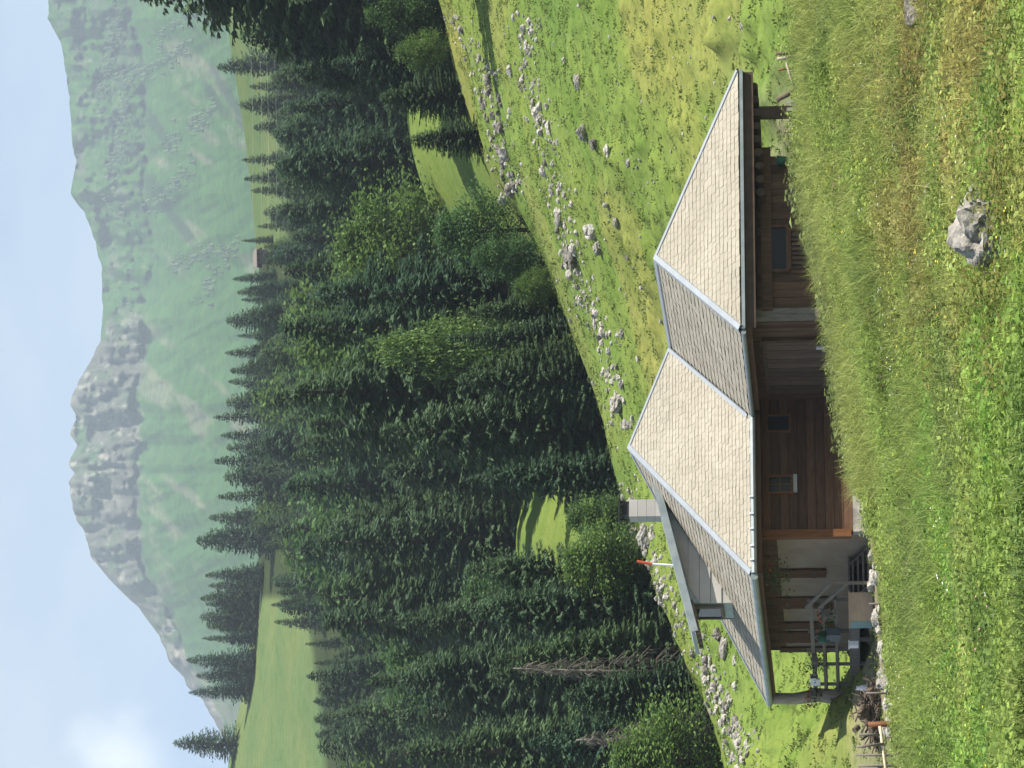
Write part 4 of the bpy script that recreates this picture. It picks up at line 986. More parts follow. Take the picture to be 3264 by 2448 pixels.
def rock_d(xd, yd, sd, mat, label, group=None, big=False, squash=1.0, y0=29.0):
    u, v = D2(xd, yd); g = ground_hit(u, v, y0)
    if g is None: return
    rock(g, sd * .4629 * g[1] / FPX, mat, label, group, big, squash, .4)
def in_hut(p):
    q = p - HO; a, c = q @ eB, q @ eC
    return (-0.6 < a < HW + .5 and -0.8 < c < HL + .5) or (A1 - .5 < a < A1 + W1 + .5 and -C1 - .6 < c < 1)
# rows of cleared field stones: the picture shows them as dotted lines over the pasture
rows = [('stone_dark', 'dark stone in the broken bank below the wood edge', 'stones in the broken bank', [(1052, 165), (1062, 215), (1070, 260), (1082, 320), (1098, 372), (1118, 412)], 34, (16, 44)),
        ('stone', 'stone in the thin row above the broken bank', 'stones in the upper row', [(975, 25), (1005, 75), (1035, 130), (1052, 165)], 16, (8, 18)),
        ('stone_pale', 'pale stone in the long row across the pasture above the hut', 'stones in the long row', [(1128, 40), (1150, 85), (1128, 170), (1160, 230), (1185, 300), (1200, 400), (1218, 480), (1236, 540), (1250, 600), (1268, 650), (1290, 700), (1318, 780), (1335, 850), (1352, 935)], 96, (9, 30)),
        ('stone', 'stone in the dense row behind the dormer and chimney', 'stones behind the dormer', [(1352, 1050), (1378, 1110), (1400, 1165), (1415, 1220), (1440, 1285), (1478, 1370)], 40, (9, 27)),
        ('stone_dark', 'stone in the row running down past the roof corner', 'stones past the roof corner', [(1508, 1405), (1540, 1460), (1565, 1520), (1588, 1580), (1612, 1655)], 42, (9, 28))]
for mat, lab, grp, pts, n, (s0, s1) in rows:
    for i in range(n):
        s = (i + rk.random()) / n * (len(pts) - 1); k = min(int(s), len(pts) - 2); f = s - k
        x = pts[k][0] + (pts[k + 1][0] - pts[k][0]) * f + rk.gauss(0, 10); y = pts[k][1] + (pts[k + 1][1] - pts[k][1]) * f + rk.gauss(0, 6)
        where = ''
        if grp == 'stones in the long row': where = (' near the tree shadow', ' near the pasture heap', ' by the big dark boulder', ' below the leafy trees', ' above the roof valley', ' above the roof peak')[min(5, int(s / (len(pts) - 1) * 6))]
        rock_d(x, y, s0 + (s1 - s0) * rk.random() ** 2.6, mat if rk.random() < .62 else rk.choice(('stone', 'stone_pale', 'stone_dark')), lab.replace(' across the pasture above the hut', '') + where, grp, y0=80.0)
singles = [(1240, 552, 56, 'stone_dark', 'big dark boulder in the long stone row above the hut', 1.2), (1284, 500, 46, 'stone_pale', 'pale pointed slab below the dark boulder', 1.0), (1296, 535, 40, 'stone', 'jagged grey rock at the foot of the pale slab', .8),
           (1208, 497, 22, 'stone_dark', 'small dark block above the big dark boulder', 1.2), (1092, 430, 30, 'stone_pale', 'pale rock standing against the wood edge', 1.2), (1148, 552, 34, 'stone_pale', 'tall pale rock leaning on the pasture crest', 1.6), (1168, 600, 22, 'stone', 'rock on the crest below the tall pale rock', 1.2),
           (1340, 482, 26, 'stone', 'rough grey rock alone on the tussocky pasture', 1.0), (1356, 556, 16, 'stone_dark', 'small dark stone near the wing roof peak', .9), (1347, 720, 22, 'stone', 'grey stone above the roof valley', 1.0), (1268, 288, 40, 'stone', 'rock heap top in the middle of the pasture', 1.1), (1290, 310, 34, 'stone_dark', 'dark rock in the pasture heap', .9), (1316, 328, 36, 'stone_pale', 'flat pale rock at the end of the pasture heap', .6),
           (1252, 178, 34, 'stone', 'bright rock pair on the upper pasture', 1.0), (1362, 352, 20, 'stone', 'small round stone lower on the pasture', 1.0), (1222, 130, 22, 'stone_pale', 'oblong white stone near the picture top', .7), (1105, 152, 28, 'stone_pale', 'white rock at the end of the tree shadow', .9), (1000, 65, 26, 'stone', 'rounded grey rock by the wood corner', .9),
           (1615, 52, 44, 'stone', 'grey rock on the pasture edge near the fence', .8), (1630, 92, 34, 'stone_pale', 'pale rock below the one by the fence', .8), (1556, 1372, 34, 'stone_dark', 'brown rock just off the porch roof', 1.1), (1572, 1402, 44, 'stone', 'broken pale rock beside the porch roof', 1.0), (1590, 1425, 28, 'stone_pale', 'light stone under the broken rock by the porch roof', .8),
           (1340, 872, 52, 'stone', 'stone heap top above the roof peak', .8), (1398, 1160, 50, 'stone', 'split grey rock beside the chimney', .9)]
for x, y, s, mat, lab, sq in singles: rock_d(x, y, s, mat, lab, None, True, sq, y0=76.0)
for i in range(20):
    x, y = rk.uniform(1130, 1580), rk.uniform(10, 1650); u, v = D2(x, y); g = ground_hit(u, v, 76.0)
    if g is None or in_hut(g) or g[1] > crest_y(u) - 2: continue
    rock(g, rk.uniform(.10, .26), 'stone_pale', 'little pale stone strewn over the tussocky pasture', 'little stones on the pasture', sink=.1)
# the meadow in front
def rock_uv(u, v, wpx, mat, label, squash, sub=True, name='boulder', cat='boulder'):
    g = ground_hit(u, v); o = rock(g, wpx * g[1] / FPX, mat, label, None, True, squash, .2, name, cat); return o
o = rock_uv(533, 1010, 86, 'stone', 'big grey boulder with dark hollows in the front meadow', 1.15); o.rotation_euler = (.1, .15, 2.1)
o = rock_uv(568, 995, 56, 'stone', 'rounder half of the big grey boulder pair', 1.1)
rock_uv(612, 996, 36, 'stone', 'low grey rock sunk in grass beside the boulder', .55)
rock_uv(757, 928, 40, 'stone_dark', 'dark rock with a white crust at the meadow edge', 1.1)
rock_uv(735, 937, 26, 'stone_pale', 'white topped stone next to the dark rock', 1.0)
rock_uv(690, 966, 22, 'stone', 'small grey stone in the flowering grass', 1.0)
# loose dry stones along the edge of the hut's yard
for i in range(34):
    s = rk.random(); u = 234 - 205 * s + rk.gauss(0, 2); v = np.interp(u, [30, 70, 120, 180, 234], [893, 889, 883, 877, 870]) + rk.gauss(0, 3.0)
    g = P(u, v, 0); g = ground_hit(u, v, 60.0)
    if g is not None: rock(g, rk.uniform(.16, .42), rk.choice(('stone_pale', 'stone_pale', 'stone')), 'loose stone along the yard edge below the porch', 'stones along the yard edge', squash=.9)

# ------------------------------------------------------------------ scattered ground plants
def scatter(name, pts, rot, scl, idx, col, sources, label):
    """ONE object of uncountable plants: instances of the source plants on the given points"""
    cc = bpy.data.collections.new(name + '_sources')
    for k, me in enumerate(sources):
        o = bpy.data.objects.new('%s_source_%02d' % (name, k), me); cc.objects.link(o)
    me = bpy.data.meshes.new(name); n = len(pts); me.vertices.add(n); me.vertices.foreach_set('co', pts.astype(np.float32).ravel())
    for an, ty, dat, fld in (('prot', 'FLOAT_VECTOR', rot, 'vector'), ('pscl', 'FLOAT', scl, 'value'), ('pidx', 'INT', idx, 'value')):
        a = me.attributes.new(an, ty, 'POINT'); a.data.foreach_set(fld, dat.astype(np.int32 if ty == 'INT' else np.float32).ravel())
    a = me.attributes.new('pcol', 'FLOAT_COLOR', 'POINT'); a.data.foreach_set('color', np.concatenate([col, np.ones((n, 1))], 1).astype(np.float32).ravel())
    o = bpy.data.objects.new(name, me); COL.objects.link(o); tag(o, label, None, None, 'stuff')
    ng = bpy.data.node_groups.new(name, 'GeometryNodeTree')
    ng.interface.new_socket('Geometry', in_out='INPUT', socket_type='NodeSocketGeometry'); ng.interface.new_socket('Geometry', in_out='OUTPUT', socket_type='NodeSocketGeometry')
    N = ng.nodes.new; L = ng.links.new
    gi = N('NodeGroupInput'); go = N('NodeGroupOutput'); ci = N('GeometryNodeCollectionInfo'); ip = N('GeometryNodeInstanceOnPoints')
    ci.inputs['Collection'].default_value = cc; ci.inputs['Separate Children'].default_value = True; ci.inputs['Reset Children'].default_value = True
    def na(nm, ty):
        x = N('GeometryNodeInputNamedAttribute'); x.data_type = ty; x.inputs['Name'].default_value = nm; return x.outputs['Attribute']
    L(gi.outputs[0], ip.inputs['Points']); L(ci.outputs[0], ip.inputs['Instance']); ip.inputs['Pick Instance'].default_value = True
    L(na('pidx', 'INT'), ip.inputs['Instance Index']); L(na('prot', 'FLOAT_VECTOR'), ip.inputs['Rotation']); L(na('pscl', 'FLOAT'), ip.inputs['Scale'])
    L(ip.outputs[0], go.inputs[0])
    md = o.modifiers.new('scatter', 'NODES'); md.node_group = ng; return o
def tuft_mesh(seed, n=34, h=(.22, .46), w=.011, spread=.14, lean=.45, mat='blade', curve=.5):
    r = random.Random(seed); q = QB()
    for _ in range(n):
        az = r.random() * 6.28; rad = spread * sqrt(r.random()); b = np.array([cos(az) * rad, sin(az) * rad, -.03]); hh = r.uniform(*h)
        d0 = norm(np.array([r.gauss(0, lean * .5), r.gauss(0, lean * .5), 1])); bend = np.array([r.gauss(0, lean), r.gauss(0, lean), 0]) * curve
        si = norm(np.cross(d0, np.array([r.uniform(-1, 1), r.uniform(-1, 1), .1]))); ww = w * r.uniform(.7, 1.3); t = r.uniform(.15, .9)
        m1 = b + d0 * hh * .55; tip = b + d0 * hh + bend * hh - np.array([0, 0, .25 * hh * np.linalg.norm(bend)])
        q.v += [b - si * ww, b + si * ww, m1 + si * ww * .9, m1 - si * ww * .9]; q.t.append(t * .7)
        q.v += [m1 - si * ww * .9, m1 + si * ww * .9, tip + si * ww * .1, tip - si * ww * .1]; q.t.append(t)
    return q.mesh('tuft', M[mat])
def herb_mesh(seed, n=26, leaf=.085, h=.24, spread=.16, ratio=.36):
    r = random.Random(seed); q = QB()
    for _ in range(n):
        az = r.random() * 6.28; rad = spread * sqrt(r.random()); z = h * (.15 + .85 * r.random()); c = np.array([cos(az) * rad, sin(az) * rad, z])
        d = norm(np.array([cos(az) + r.gauss(0, .6), sin(az) + r.gauss(0, .6), r.uniform(-.35, .6)])); si = norm(np.cross(d, np.array([r.gauss(0, .35), r.gauss(0, .35), 1])))
        l = leaf * r.uniform(.6, 1.35); q.kite(c, d, si, l, l * ratio, r.uniform(.1, 1), .1)
        if r.random() < .3: q.v += [c, c + np.array([.004, 0, 0]), np.array([c[0] * .4 + .004, c[1] * .4, 0]), np.array([c[0] * .4, c[1] * .4, 0])]; q.t.append(.2)
    return q.mesh('herb', M['blade'])
def dock_mesh(seed):
    r = random.Random(seed); q = QB()
    for _ in range(16):
        az = r.random() * 6.28; hh = r.uniform(.25, .75); b = np.array([cos(az) * .06, sin(az) * .06, 0]); top = b + np.array([cos(az) * .22 * r.random(), sin(az) * .22 * r.random(), hh])
        q.v += [b, b + np.array([.012, 0, 0]), top + np.array([.008, 0, 0]), top]; q.t.append(.3)
        d = norm(np.array([cos(az), sin(az), r.uniform(-.2, .7)])); si = norm(np.cross(d, np.array([0, r.gauss(0, .3), 1]))); l = r.uniform(.14, .28)
        q.kite(top, d, si, l, l * .30, r.uniform(.1, .9), .2)
    return q.mesh('dock', M['blade'])
def flower_mesh(seed, n=4, s=.016, h=(.28, .42)):
    r = random.Random(seed); q = QB()
    for _ in range(n):
        p = np.array([r.gauss(0, .10), r.gauss(0, .10), r.uniform(*h)])
        for k in range(3):
            a = k * 2.1; d = np.array([cos(a), sin(a), .35]); q.kite(p, norm(d), norm(np.cross(d, np.array([0, 0, 1.]))), s * 1.6, s * .8, r.random())
    return q.mesh('flower', M['petal'])
def field_points(n, u0, u1, y0, y1, seed):
    r = np.random.default_rng(seed); y = np.sqrt(r.uniform(y0 ** 2, y1 ** 2, n)); u = r.uniform(u0, u1, n); x = (u - 384) / FPX * y
    return x, y, u, r
def rots(r, n, tilt=.18): return np.stack([r.normal(0, tilt, n), r.normal(0, tilt, n), r.uniform(0, 6.283, n)], 1)
def not_hut(x, y):
    free = np.ones(len(x), bool)
    for (rx, ry, rr) in ROCK_AT:
        if ry < 60: free &= (x - rx) ** 2 + (y - ry + rr * .5) ** 2 > (rr * 1.0) ** 2
    qx = x - HO[0]; qy = y - HO[1]; a = qx * eB[0] + qy * eB[1]; c = qx * eC[0] + qy * eC[1]
    return free & ~(((a > 0.1) & (a < HW) & (c > 0.5) & (c < HL)) | ((a > A1 + .4) & (a < A1 + W1) & (c > -C1 + .7) & (c < 1)))
def meadow_colour(x, y, r, n):
    g = np.array([0.262, 0.345, 0.092]); yl = np.array([0.410, 0.435, 0.155]); dk = np.array([0.135, 0.205, 0.066]); dry = np.array([0.420, 0.320, 0.140]); vg = np.array([0.205, 0.345, 0.078])
    u = 384 + FPX * x / np.maximum(y, 1); a = fbm(x, y, 5.5, 3, 201); b = fbm(x, y, 2.4, 3, 211); e = fbm(x, y, 3.4, 3, 221)
    def mixv(c, col, w): return c * (1 - w[:, None]) + col * w[:, None]
    c = np.tile(g, (n, 1)); c = mixv(c, yl, np.clip((a - .42) * 4, 0, 1) * .85); c = mixv(c, dk, np.clip((b - .54) * 6, 0, 1) * .7); c = mixv(c, vg, np.clip((e - .60) * 8, 0, 1) * .8)
    dw = np.clip((fbm(x, y, 2.6, 3, 231) - .52) * 7, 0, 1) * np.clip((u - 330) / 200, 0, 1) * np.clip((56 - y) / 8, 0, 1); c = mixv(c, dry, dw * .65)
    cr = np.clip((y - 52) / 8, 0, 1); c = mixv(c, yl * .95, cr * .55)
    return c * np.exp(r.normal(0, .16, (n, 1)))
# tall soft grass of the front meadow
SRC_G = [tuft_mesh(600 + i, 34, (.20, .44), .010 + .002 * (i % 2), .15, .5) for i in range(6)]
x, y, u, r = field_points(17500, -190, 960, 26, 66.5, 1); k = not_hut(x, y) & ~((y > 61.5) & (u < 235)) & ~((y > 63.5) & (u < 380)); x, y, u = x[k], y[k], u[k]; n = len(x)
scatter('meadow_grass', np.stack([x, y, H(x, y)], 1), rots(r, n), r.uniform(.7, 1.35, n) * np.interp(y, [27, 50, 66], [.8, .95, 1.0]) * np.where((y > 59) & (u > 625), .5, 1) * np.where((y > 58) & (u < 270), .6, 1), r.integers(0, 6, n), meadow_colour(x, y, r, n), SRC_G, 'tall soft meadow grass in front of the hut')
SRC_W = [tuft_mesh(610 + i, 26, (.38, .78), .0065, .20, .38, curve=.8) for i in range(5)]
x, y, u, r = field_points(9500, -190, 960, 40, 66, 12); k = not_hut(x, y) & ~((y > 61.0) & (u < 235)) & ~((y > 63.5) & (u < 380)) & ~((y > 56.5) & (u < 270)) & ~((y > 59.5) & (u > 630)) & (r.random(len(x)) < np.interp(y, [40, 52, 60], [.15, .5, .9]) * np.clip(fbm(x, y, 3.0, 2, 281) * 3 - .75, .1, 1)); x, y, u = x[k], y[k], u[k]; n = len(x)
wc = meadow_colour(x, y, r, n) * .6 + np.array([[.29, .335, .125]]) * .4
scatter('wispy_grass', np.stack([x, y, H(x, y)], 1), rots(r, n, .14), r.uniform(.6, 1.15, n), r.integers(0, 5, n), wc, SRC_W, 'tall wispy seeding grass on the rise before the hut')
# leafy herbs between it
SRC_H = [herb_mesh(620 + i, 52, .040 + .013 * (i % 3), .24 + .06 * (i % 2), .19) for i in range(6)]
x, y, u, r = field_points(27000, -190, 960, 26, 65, 2); k = not_hut(x, y) & ~((y > 61) & (u < 235)) & (fbm(x, y, 2.0, 3, 251) > np.interp(y, [27, 48, 60, 66], [.30, .40, .52, .60])); x, y, u = x[k], y[k], u[k]; n = len(x)
hc = meadow_colour(x, y, r, n) * np.array([.80, .92, .80])
scatter('meadow_herbs', np.stack([x, y, H(x, y) - .02], 1), rots(r, n), r.uniform(.6, 1.5, n), r.integers(0, 6, n), hc, SRC_H, 'low leafy herbs covering the front meadow')
SRC_T = [herb_mesh(630 + i, 60, .075 + .02 * (i % 2), .55 + .12 * (i % 3), .20, .30) for i in range(5)]
x, y, u, r = field_points(6500, -190, 960, 28, 64, 15); k = not_hut(x, y) & ~((y > 57) & (u < 270)) & (fbm(x, y, 1.9, 3, 301) > np.interp(u, [0, 300, 450, 768], [.60, .585, .555, .545])); x, y, u = x[k], y[k], u[k]; n = len(x)
tc_ = meadow_colour(x, y, r, n) * np.array([.62, .70, .62]); ru = (fbm(x, y, 2.6, 2, 311) > .55) & (u > 380) & (y < 52); tc_[ru] = tc_[ru] * .6 + np.array([.24, .14, .07]) * .4
scatter('tall_weeds', np.stack([x, y, H(x, y)], 1), rots(r, n, .12), r.uniform(.45, 1.0, n), r.integers(0, 5, n), tc_, SRC_T, 'clumps of taller leafy weeds standing out of the front meadow')
# big-leaved dock and nettle along the wall foot
SRC_D = [dock_mesh(640 + i) for i in range(5)]
r = np.random.default_rng(8); n = 420; u = r.uniform(300, 622, n); y = np.interp(u, [285, 360, 455, 618], [67.0, 66.0, 63.8, 66.4]) + r.normal(0, .7, n) - 2.4; x = (u - 384) / FPX * y; k = not_hut(x, y); x, y = x[k], y[k]; n = len(x)
scatter('dock_plants', np.stack([x, y, H(x, y)], 1), rots(r, n, .1), r.uniform(.35, .8, n) + .30 * np.clip(fbm(x, y, 1.6, 2, 291) * 3 - 1.4, 0, 1), r.integers(0, 5, n), np.array([[.15, .19, .075]]) * np.exp(r.normal(0, .25, (n, 1))), SRC_D, 'rank dock and nettles along the foot of the hut wall')
# flowers
SRC_F = [flower_mesh(660 + i) for i in range(3)]
x, y, u, r = field_points(420, -40, 810, 27, 62, 3); k = (fbm(x, y, 3.0, 2, 261) > .50) & ~((y > 58) & (u < 235)); x, y, u = x[k], y[k], u[k]; n = len(x)
pal = np.array([[.80, .80, .72], [.75, .55, .04], [.80, .70, .10], [.62, .30, .38], [.78, .78, .70], [.75, .62, .05]])
scatter('meadow_flowers', np.stack([x, y, H(x, y)], 1), rots(r, n, .1), r.uniform(.7, 1.4, n), r.integers(0, 3, n), pal[r.integers(0, 6, n)], SRC_F, 'white and yellow meadow flowers in the grass')
# short pasture turf with darker tussocks
SRC_P = [tuft_mesh(680 + i, 22, (.04, .09), .016, .24, 1.0) for i in range(4)] + [herb_mesh(690 + i, 24, .07, .13, .17) for i in range(3)]
x, y, u, r = field_points(14000, -160, 930, 69, 150, 4); k = not_hut(x, y) & (y < crest_y(u) + 1); x, y, u = x[k], y[k], u[k]; n = len(x)
tus = (fbm(x, y, 2.2, 3, 271) > .56) & (fbm(x, y, 14, 2, 275) > .42); idx = np.where(tus & (r.random(n) < .03), r.integers(4, 7, n), r.integers(0, 4, n))
pc = np.where((idx >= 4)[:, None], np.array([[.12, .165, .055]]), np.array([[.150, .197, .053]])) * np.exp(r.normal(0, .15, (n, 1)))
scatter('pasture_turf', np.stack([x, y, H(x, y) - .01], 1), rots(r, n, .25), r.uniform(.7, 1.6, n), idx, pc, SRC_P, 'short grazed turf with darker tussocks on the slope above the hut')

sp = []
rs = random.Random(91)
for mat_, lab_, grp_, pts_, n_, _s in rows:
    for i in range(int(n_ * 5)):
        s_ = rs.random() * (len(pts_) - 1); k_ = min(int(s_), len(pts_) - 2); f_ = s_ - k_
        uu_, vv_ = D2(pts_[k_][0] + (pts_[k_ + 1][0] - pts_[k_][0]) * f_ + rs.gauss(0, 17), pts_[k_][1] + (pts_[k_ + 1][1] - pts_[k_][1]) * f_ + rs.gauss(0, 12)); g_ = ground_hit(uu_, vv_, 78.0)
        if g_ is not None and not in_hut(g_): sp.append((*g_, .04 + .16 * rs.random() ** 2))
for i in range(260):
    uu_, vv_ = D2(rs.uniform(1080, 1600), rs.uniform(5, 1655)); g_ = ground_hit(uu_, vv_, 76.0)
    if g_ is not None and not in_hut(g_) and g_[1] < crest_y(uu_) - 1: sp.append((*g_, rs.uniform(.03, .09)))
sp = np.array(sp); r = np.random.default_rng(5); n = len(sp)
scatter('pasture_rubble', sp[:, :3], rots(r, n, .4), sp[:, 3], r.integers(0, 5, n), np.ones((n, 3)), ROCKS['stone_pale'][:3] + ROCKS['stone'][:2], 'small stone rubble strewn along the rows and over the pasture')

# ------------------------------------------------------------------ things about the hut
def beam_thing(name, p0, p1, w, mat, label, cat, group=None, rnd=True):
    m = MB()
    if rnd: m.tube([np.array(p0) * 1.0 - np.array(p0), (np.array(p1) - np.array(p0)) * .5 + np.array([.01, .0, 0]), np.array(p1) - np.array(p0)], [w * .5, w * .52, w * .42], 8)
    else: m.beam((0, 0, 0), np.array(p1) - np.array(p0), w, w)
    o = m.build(name, M[mat], None, rnd); o.location = tuple(p0); tag(o, label, cat, group); return o
def stake(u, v0, v1, y, w, mat, label, group=None, du=0.0, name='stake', cat='stake'):
    """upright stake whose foot the photograph shows at v1 and whose tip at v0"""
    return beam_thing(name, P(u, v1 + 6, y), P(u + du, v0, y), w, mat, label, cat, group)
def box_thing(name, u0, u1, v0, v1, y, depth, mat, label, cat, side=None):
    p0 = P(u0, v1, y); p1 = P(u1, v1, y); h = (P(u0, v0, y) - p0)[2]; w = (p1[0] - p0[0]) / eB[0]; o = empty(name, p0, label, cat)
    m = MB(); c = p0 + eB * w / 2 + eC * depth / 2 + eZ * h / 2; m.box(c, w, depth, h, AX); m.build('box_body', M[mat], o)
    m = MB(); m.box(c + eZ * (h / 2 + .015), w + .04, depth + .04, .03, AX); m.build('lid', M[mat], o)
    if side: m = MB(); m.box(c - eB * (w / 2 + .012), .02, depth * .96, h * .96, AX); m.build('side_panel', M[side], o)
    return o
box_thing('crate', 147, 175, 850, 873, 70.5, .55, 'wood_tan', 'tan wooden chest with a blue-green end below the porch', 'chest', 'teal')
box_thing('crate', 122.5, 127, 849.5, 858.5, 72.5, .25, 'white', 'small white box under the porch floor', 'box')
o = empty('milk_can', P(80, 873, 73.5), 'white can standing under the porch corner', 'can'); q = P(80, 873, 73.5)
m = MB(); m.tube([q, q + eZ * .30, q + eZ * .36, q + eZ * .44], [.085, .085, .055, .06], 14); m.build('can_body', M['white'], o, True); m = MB(); m.tube([q + eZ * .44, q + eZ * .47], [.07, .05], 14); m.build('lid', M['blue_plastic'], o)
c, h = ona(131, 820, RA - .2); o = empty('watering_can', hp(RA - .2, c, h - .25), 'dark green bucket hanging on the porch railing', 'bucket'); m = MB(); m.tube([hp(RA - .22, c, h - .25), hp(RA - .22, c, h + .05)], [.11, .15], 12); m.build('bucket_body', M['green_plastic'], o, True)
m = MB(); m.tube([hp(RA - .22, c - .15, h + .04), hp(RA - .22, c, h + .2), hp(RA - .22, c + .15, h + .04)], .012, 5); m.build('handle', M['gutter'], o)
c, h = ona(133, 834, RA - .2); o = empty('wash_tub', hp(RA - .2, c, h - .2), 'grey-blue tub hung on the porch railing', 'tub'); m = MB(); m.box(hp(RA - .2, c, h), .2, .62, .34, AX); m.build('tub_body', M['blue_plastic'], o); m = MB(); m.box(hp(RA - .2, c, h + .18), .24, .66, .03, AX); m.build('rim', M['blue_plastic'], o)
c, h = ona(86, 812, RA - .12); o = empty('towel', hp(RA - .1, c, h), 'white cloth hung over the porch rail', 'cloth'); m = MB(); m.box(hp(RA - .12, c, h - .10), .02, .75, .26, AX); m.box(hp(RA + .0, c, h - .07), .02, .75, .2, AX); m.box(hp(RA - .06, c, h + .04), .14, .75, .02, AX); m.build('cloth_fold', M['white'], o)
def plant_box(name, pos, size, label, petals, trough=True, n=170, hang=.3):
    o = empty(name, pos, label, 'flower box'); r = random.Random(len(label)); q = QB()
    for _ in range(n):
        c = np.array([r.gauss(0, 1) * size[0], r.gauss(0, 1) * size[1], r.gauss(0, 1) * size[2] - hang * r.random() ** 2]); d = norm(np.array([r.gauss(0, 1), r.gauss(0, 1), r.gauss(0, .6)])); si = norm(np.cross(d, np.array([.1, .2, 1])))
        q.kite(c, d, si, .10, .035, r.random() * .8)
    ob = bpy.data.objects.new('foliage', q.mesh('foliage', M['leaf'])); COL.objects.link(ob); ob.parent = o
    if petals:
        m = MB()
        for _ in range(petals): m.box(np.array(pos) + np.array([r.gauss(0, 1) * size[0], r.gauss(0, 1) * size[1] - .05, abs(r.gauss(0, 1)) * size[2] * .8]), .05, .05, .04)
        m.build('blossoms', M['red'], o)
    if trough: m = MB(); m.box(np.array(pos) - eZ * .1, size[0] * 2.2, size[1] * 2, .16, (eC, eB, eZ)); m.build('trough', M['wood_grey'], o)
    return o
c, h = ona(190, 772, .45); plant_box('hanging_basket', hp(.45, c, h), (.22, .22, .16), 'dark trailing plant hung under the porch eave', 3, False, 240, .35)
c, h = ona(73, 810, RA - .2); plant_box('flower_box', hp(RA - .2, c, h), (.22, .10, .07), 'box of red geraniums at the far end of the porch rail', 12)
c, h = ona(107, 811, RA - .2); plant_box('flower_box', hp(RA - .2, c, h), (.22, .10, .08), 'leafy plant box in the middle of the porch rail', 2)
c, h = ona(152, 822, RA - .2); plant_box('flower_box', hp(RA - .2, c, h), (.22, .10, .08), 'plant box with red blossoms near the porch steps', 6)
# heap of firewood and brush below the corner post
o = empty('brush_heap', ground_hit(56, 880, 60), 'dark heap of brushwood beside the porch corner', 'brush heap'); g = np.array(o.location); r = random.Random(3); m = MB()
for i in range(240):
    a = r.random() * 6.28; rad = 0.95 * sqrt(r.random()); hh = (1 - rad / .98) * .85 * r.random(); p = g + np.array([cos(a) * rad * .85, sin(a) * rad * .7, hh]); d = norm(np.array([r.gauss(0, 1), r.gauss(0, 1), r.gauss(0, .5)])) * r.uniform(.15, .45); m.tube([p - d, p + d], [.022, .016], 5, r.random())
m.build('brushwood', M['bark'], o)
for i in range(7):
    a = i * .9; p = g + np.array([cos(a) * .35, -.55 + .1 * (i % 2), .15 + .13 * (i % 4)]); m = MB(); m.tube([p, p + np.array([.3 * cos(a * 3), -.12, .1])], .075, 9); m.build('log', M['bark'], o)
# stakes and rail of the yard fence
stake(43.5, 868, 901, 61.5, .13, 'wood_orange', 'fresh orange peeled stake beside the yard fence')
for i, (u, v0, v1, du) in enumerate([(33, 859, 874, 0), (31, 886, 905, 0), (24, 857, 878, -3), (22, 893, 905, 0), (12, 856, 906, 1), (2, 858, 908, 0)]): stake(u, v0, v1, 60.8 + .15 * i, .06, 'wood_grey', 'thin grey stake of the yard fence', 'stakes of the yard fence', du)
beam_thing('fence_rail', P(42, 880, 61.2), P(-30, 890, 61.0), .07, 'wood_pale', 'pale pole laid along the yard fence stakes', 'fence rail')
stake(164, 869, 885, 63, .05, 'wood_grey', 'short stake in front of the tan chest'); stake(74, 866, 888, 62.5, .05, 'wood_grey', 'thin stake in front of the brush heap', None, 1)
# pasture fence beyond the wing
fen = [(713, 777, 802, -4, .09, 'deadwood', 'pale leaning post of the pasture fence'), (717, 776, 799, -3, .10, 'bark', 'brown post of the pasture fence next to the pale one'), (672, 803, 803, 0, .1, 'bark', None), (636, 784, 806, 0, .06, 'bark', 'thin post of the pasture fence by the wing wall')]
beam_thing('fence_post', P(683, 808, 67), P(668, 777, 67), .12, 'bark', 'dark post of the pasture fence leaning towards the hut', 'fence post')
for u, v0, v1, du, w, mt, lab in fen:
    if lab: beam_thing('fence_post', P(u, v1 + 4, 67), P(u + du, v0, 67), w, mt, lab, 'fence post')
beam_thing('fence_rail', P(706, 786, 67), P(674, 796, 67), .06, 'deadwood', 'thin slack rail between the pasture fence posts', 'fence rail'); beam_thing('fence_rail', P(698, 778, 67.2), P(699, 792, 67.2), .05, 'wood_orange', 'short brown stick in the pasture fence', 'stick')
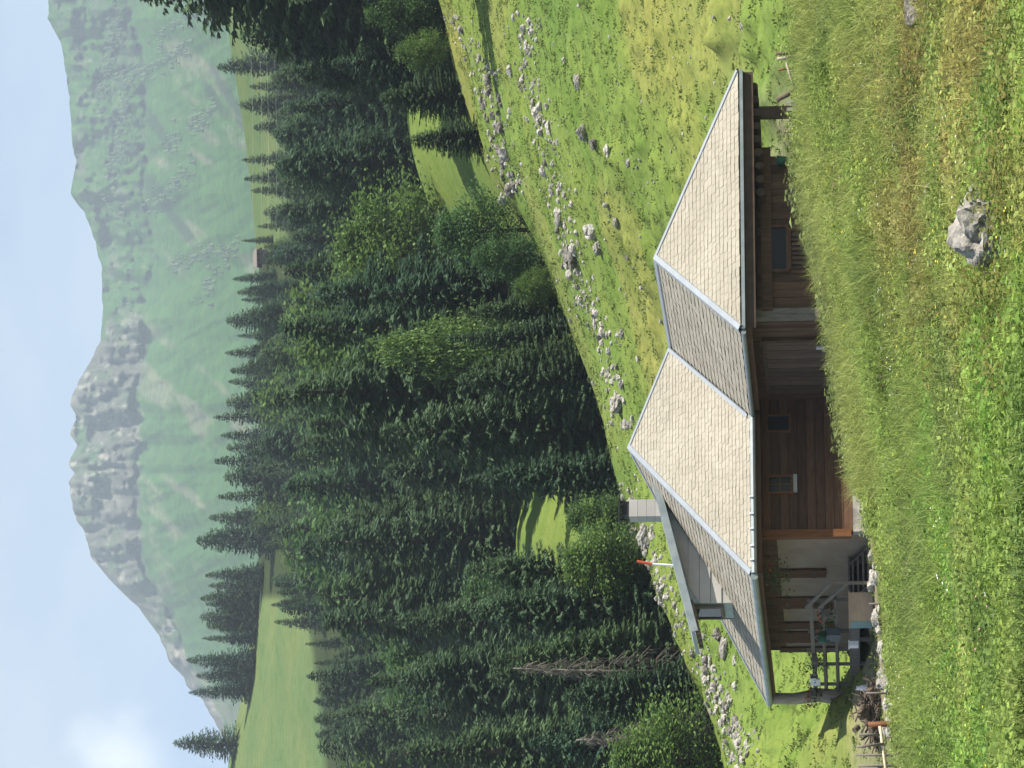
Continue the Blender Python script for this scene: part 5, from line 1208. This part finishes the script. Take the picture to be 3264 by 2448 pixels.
# marker pole and small finds
o = empty('marker_pole', P(205, 676, 84), 'red and white marker pole behind the dormer', 'pole'); p0, p1, p2 = P(202, 685, 84), P(204, 652, 84), P(206.5, 637, 84); m = MB(); m.tube([p0, p1], .035, 8); m.build('white_section', M['white'], o); m = MB(); m.tube([p1, p2], .045, 8); m.build('red_section', M['red'], o)
a0, h = onc(606, 781, WA - .12); o = empty('green_bucket', hp(a0, WA - .14, h - .15), 'green pail hung on the wing wall', 'bucket'); m = MB(); m.tube([hp(a0, WA - .2, h - .14), hp(a0, WA - .2, h + .10)], [.09, .13], 12); m.build('pail_body', M['green_plastic'], o, True)
# cables strung over the wood
for i, (v0, v1) in enumerate([(247, 252), (256, 261), (262, 268), (270, 276), (277, 284)]):
    pts = [P(790 - 250 * s, v0 + (v1 - v0) * s + 3 * sin(pi * s), 395) for s in np.linspace(0, 1, 9)]; m = MB(); m.tube(pts, .011, 4); o = m.build('power_cable', M['cable']); tag(o, 'thin power cable strung across the upper wood', 'cable', 'power cables over the wood')
# the tiny far hut
def far_hut():
    b = P(511, 263, 512); o = empty('far_hut', b, 'tiny far hut with a grey roof above the wood', 'hut'); w, d, h, rr = 1.35, 1.6, .75, 1.15; X = np.array([1., 0, 0]); Yv = np.array([0, 1., 0])
    m = MB(); m.box(b + eZ * (h / 2 - 1), 2 * w, 2 * d, h + 2); m.build('wall', M['bark'], o)
    m = MB(); r0, r1 = b - X * (w + .4) + eZ * (h + rr), b + X * (w - .6) + eZ * (h + rr)
    for s in (-1, 1): e0 = b - X * (w + .6) + Yv * s * (d + .6) + eZ * h; e1 = b + X * (w + .6) + Yv * s * (d + .6) + eZ * h; m.quad(e0, e1, r1, r0); m.quad(e0 - eZ * .12, e1 - eZ * .12, e1, e0)
    m.build('roof', M['wood_grey'], o)
    for s in (-.9, .7): m = MB(); m.box(b + X * s * .7 - Yv * (d + .02) + eZ * .5, .35, .08, .35); m.build('window', M['glass_blue'], o)
    m = MB(); m.box(b + X * 1.1 - Yv * (d + .02) + eZ * .2, .5, .08, 1.0); m.build('door', M['bark'], o)
far_hut()
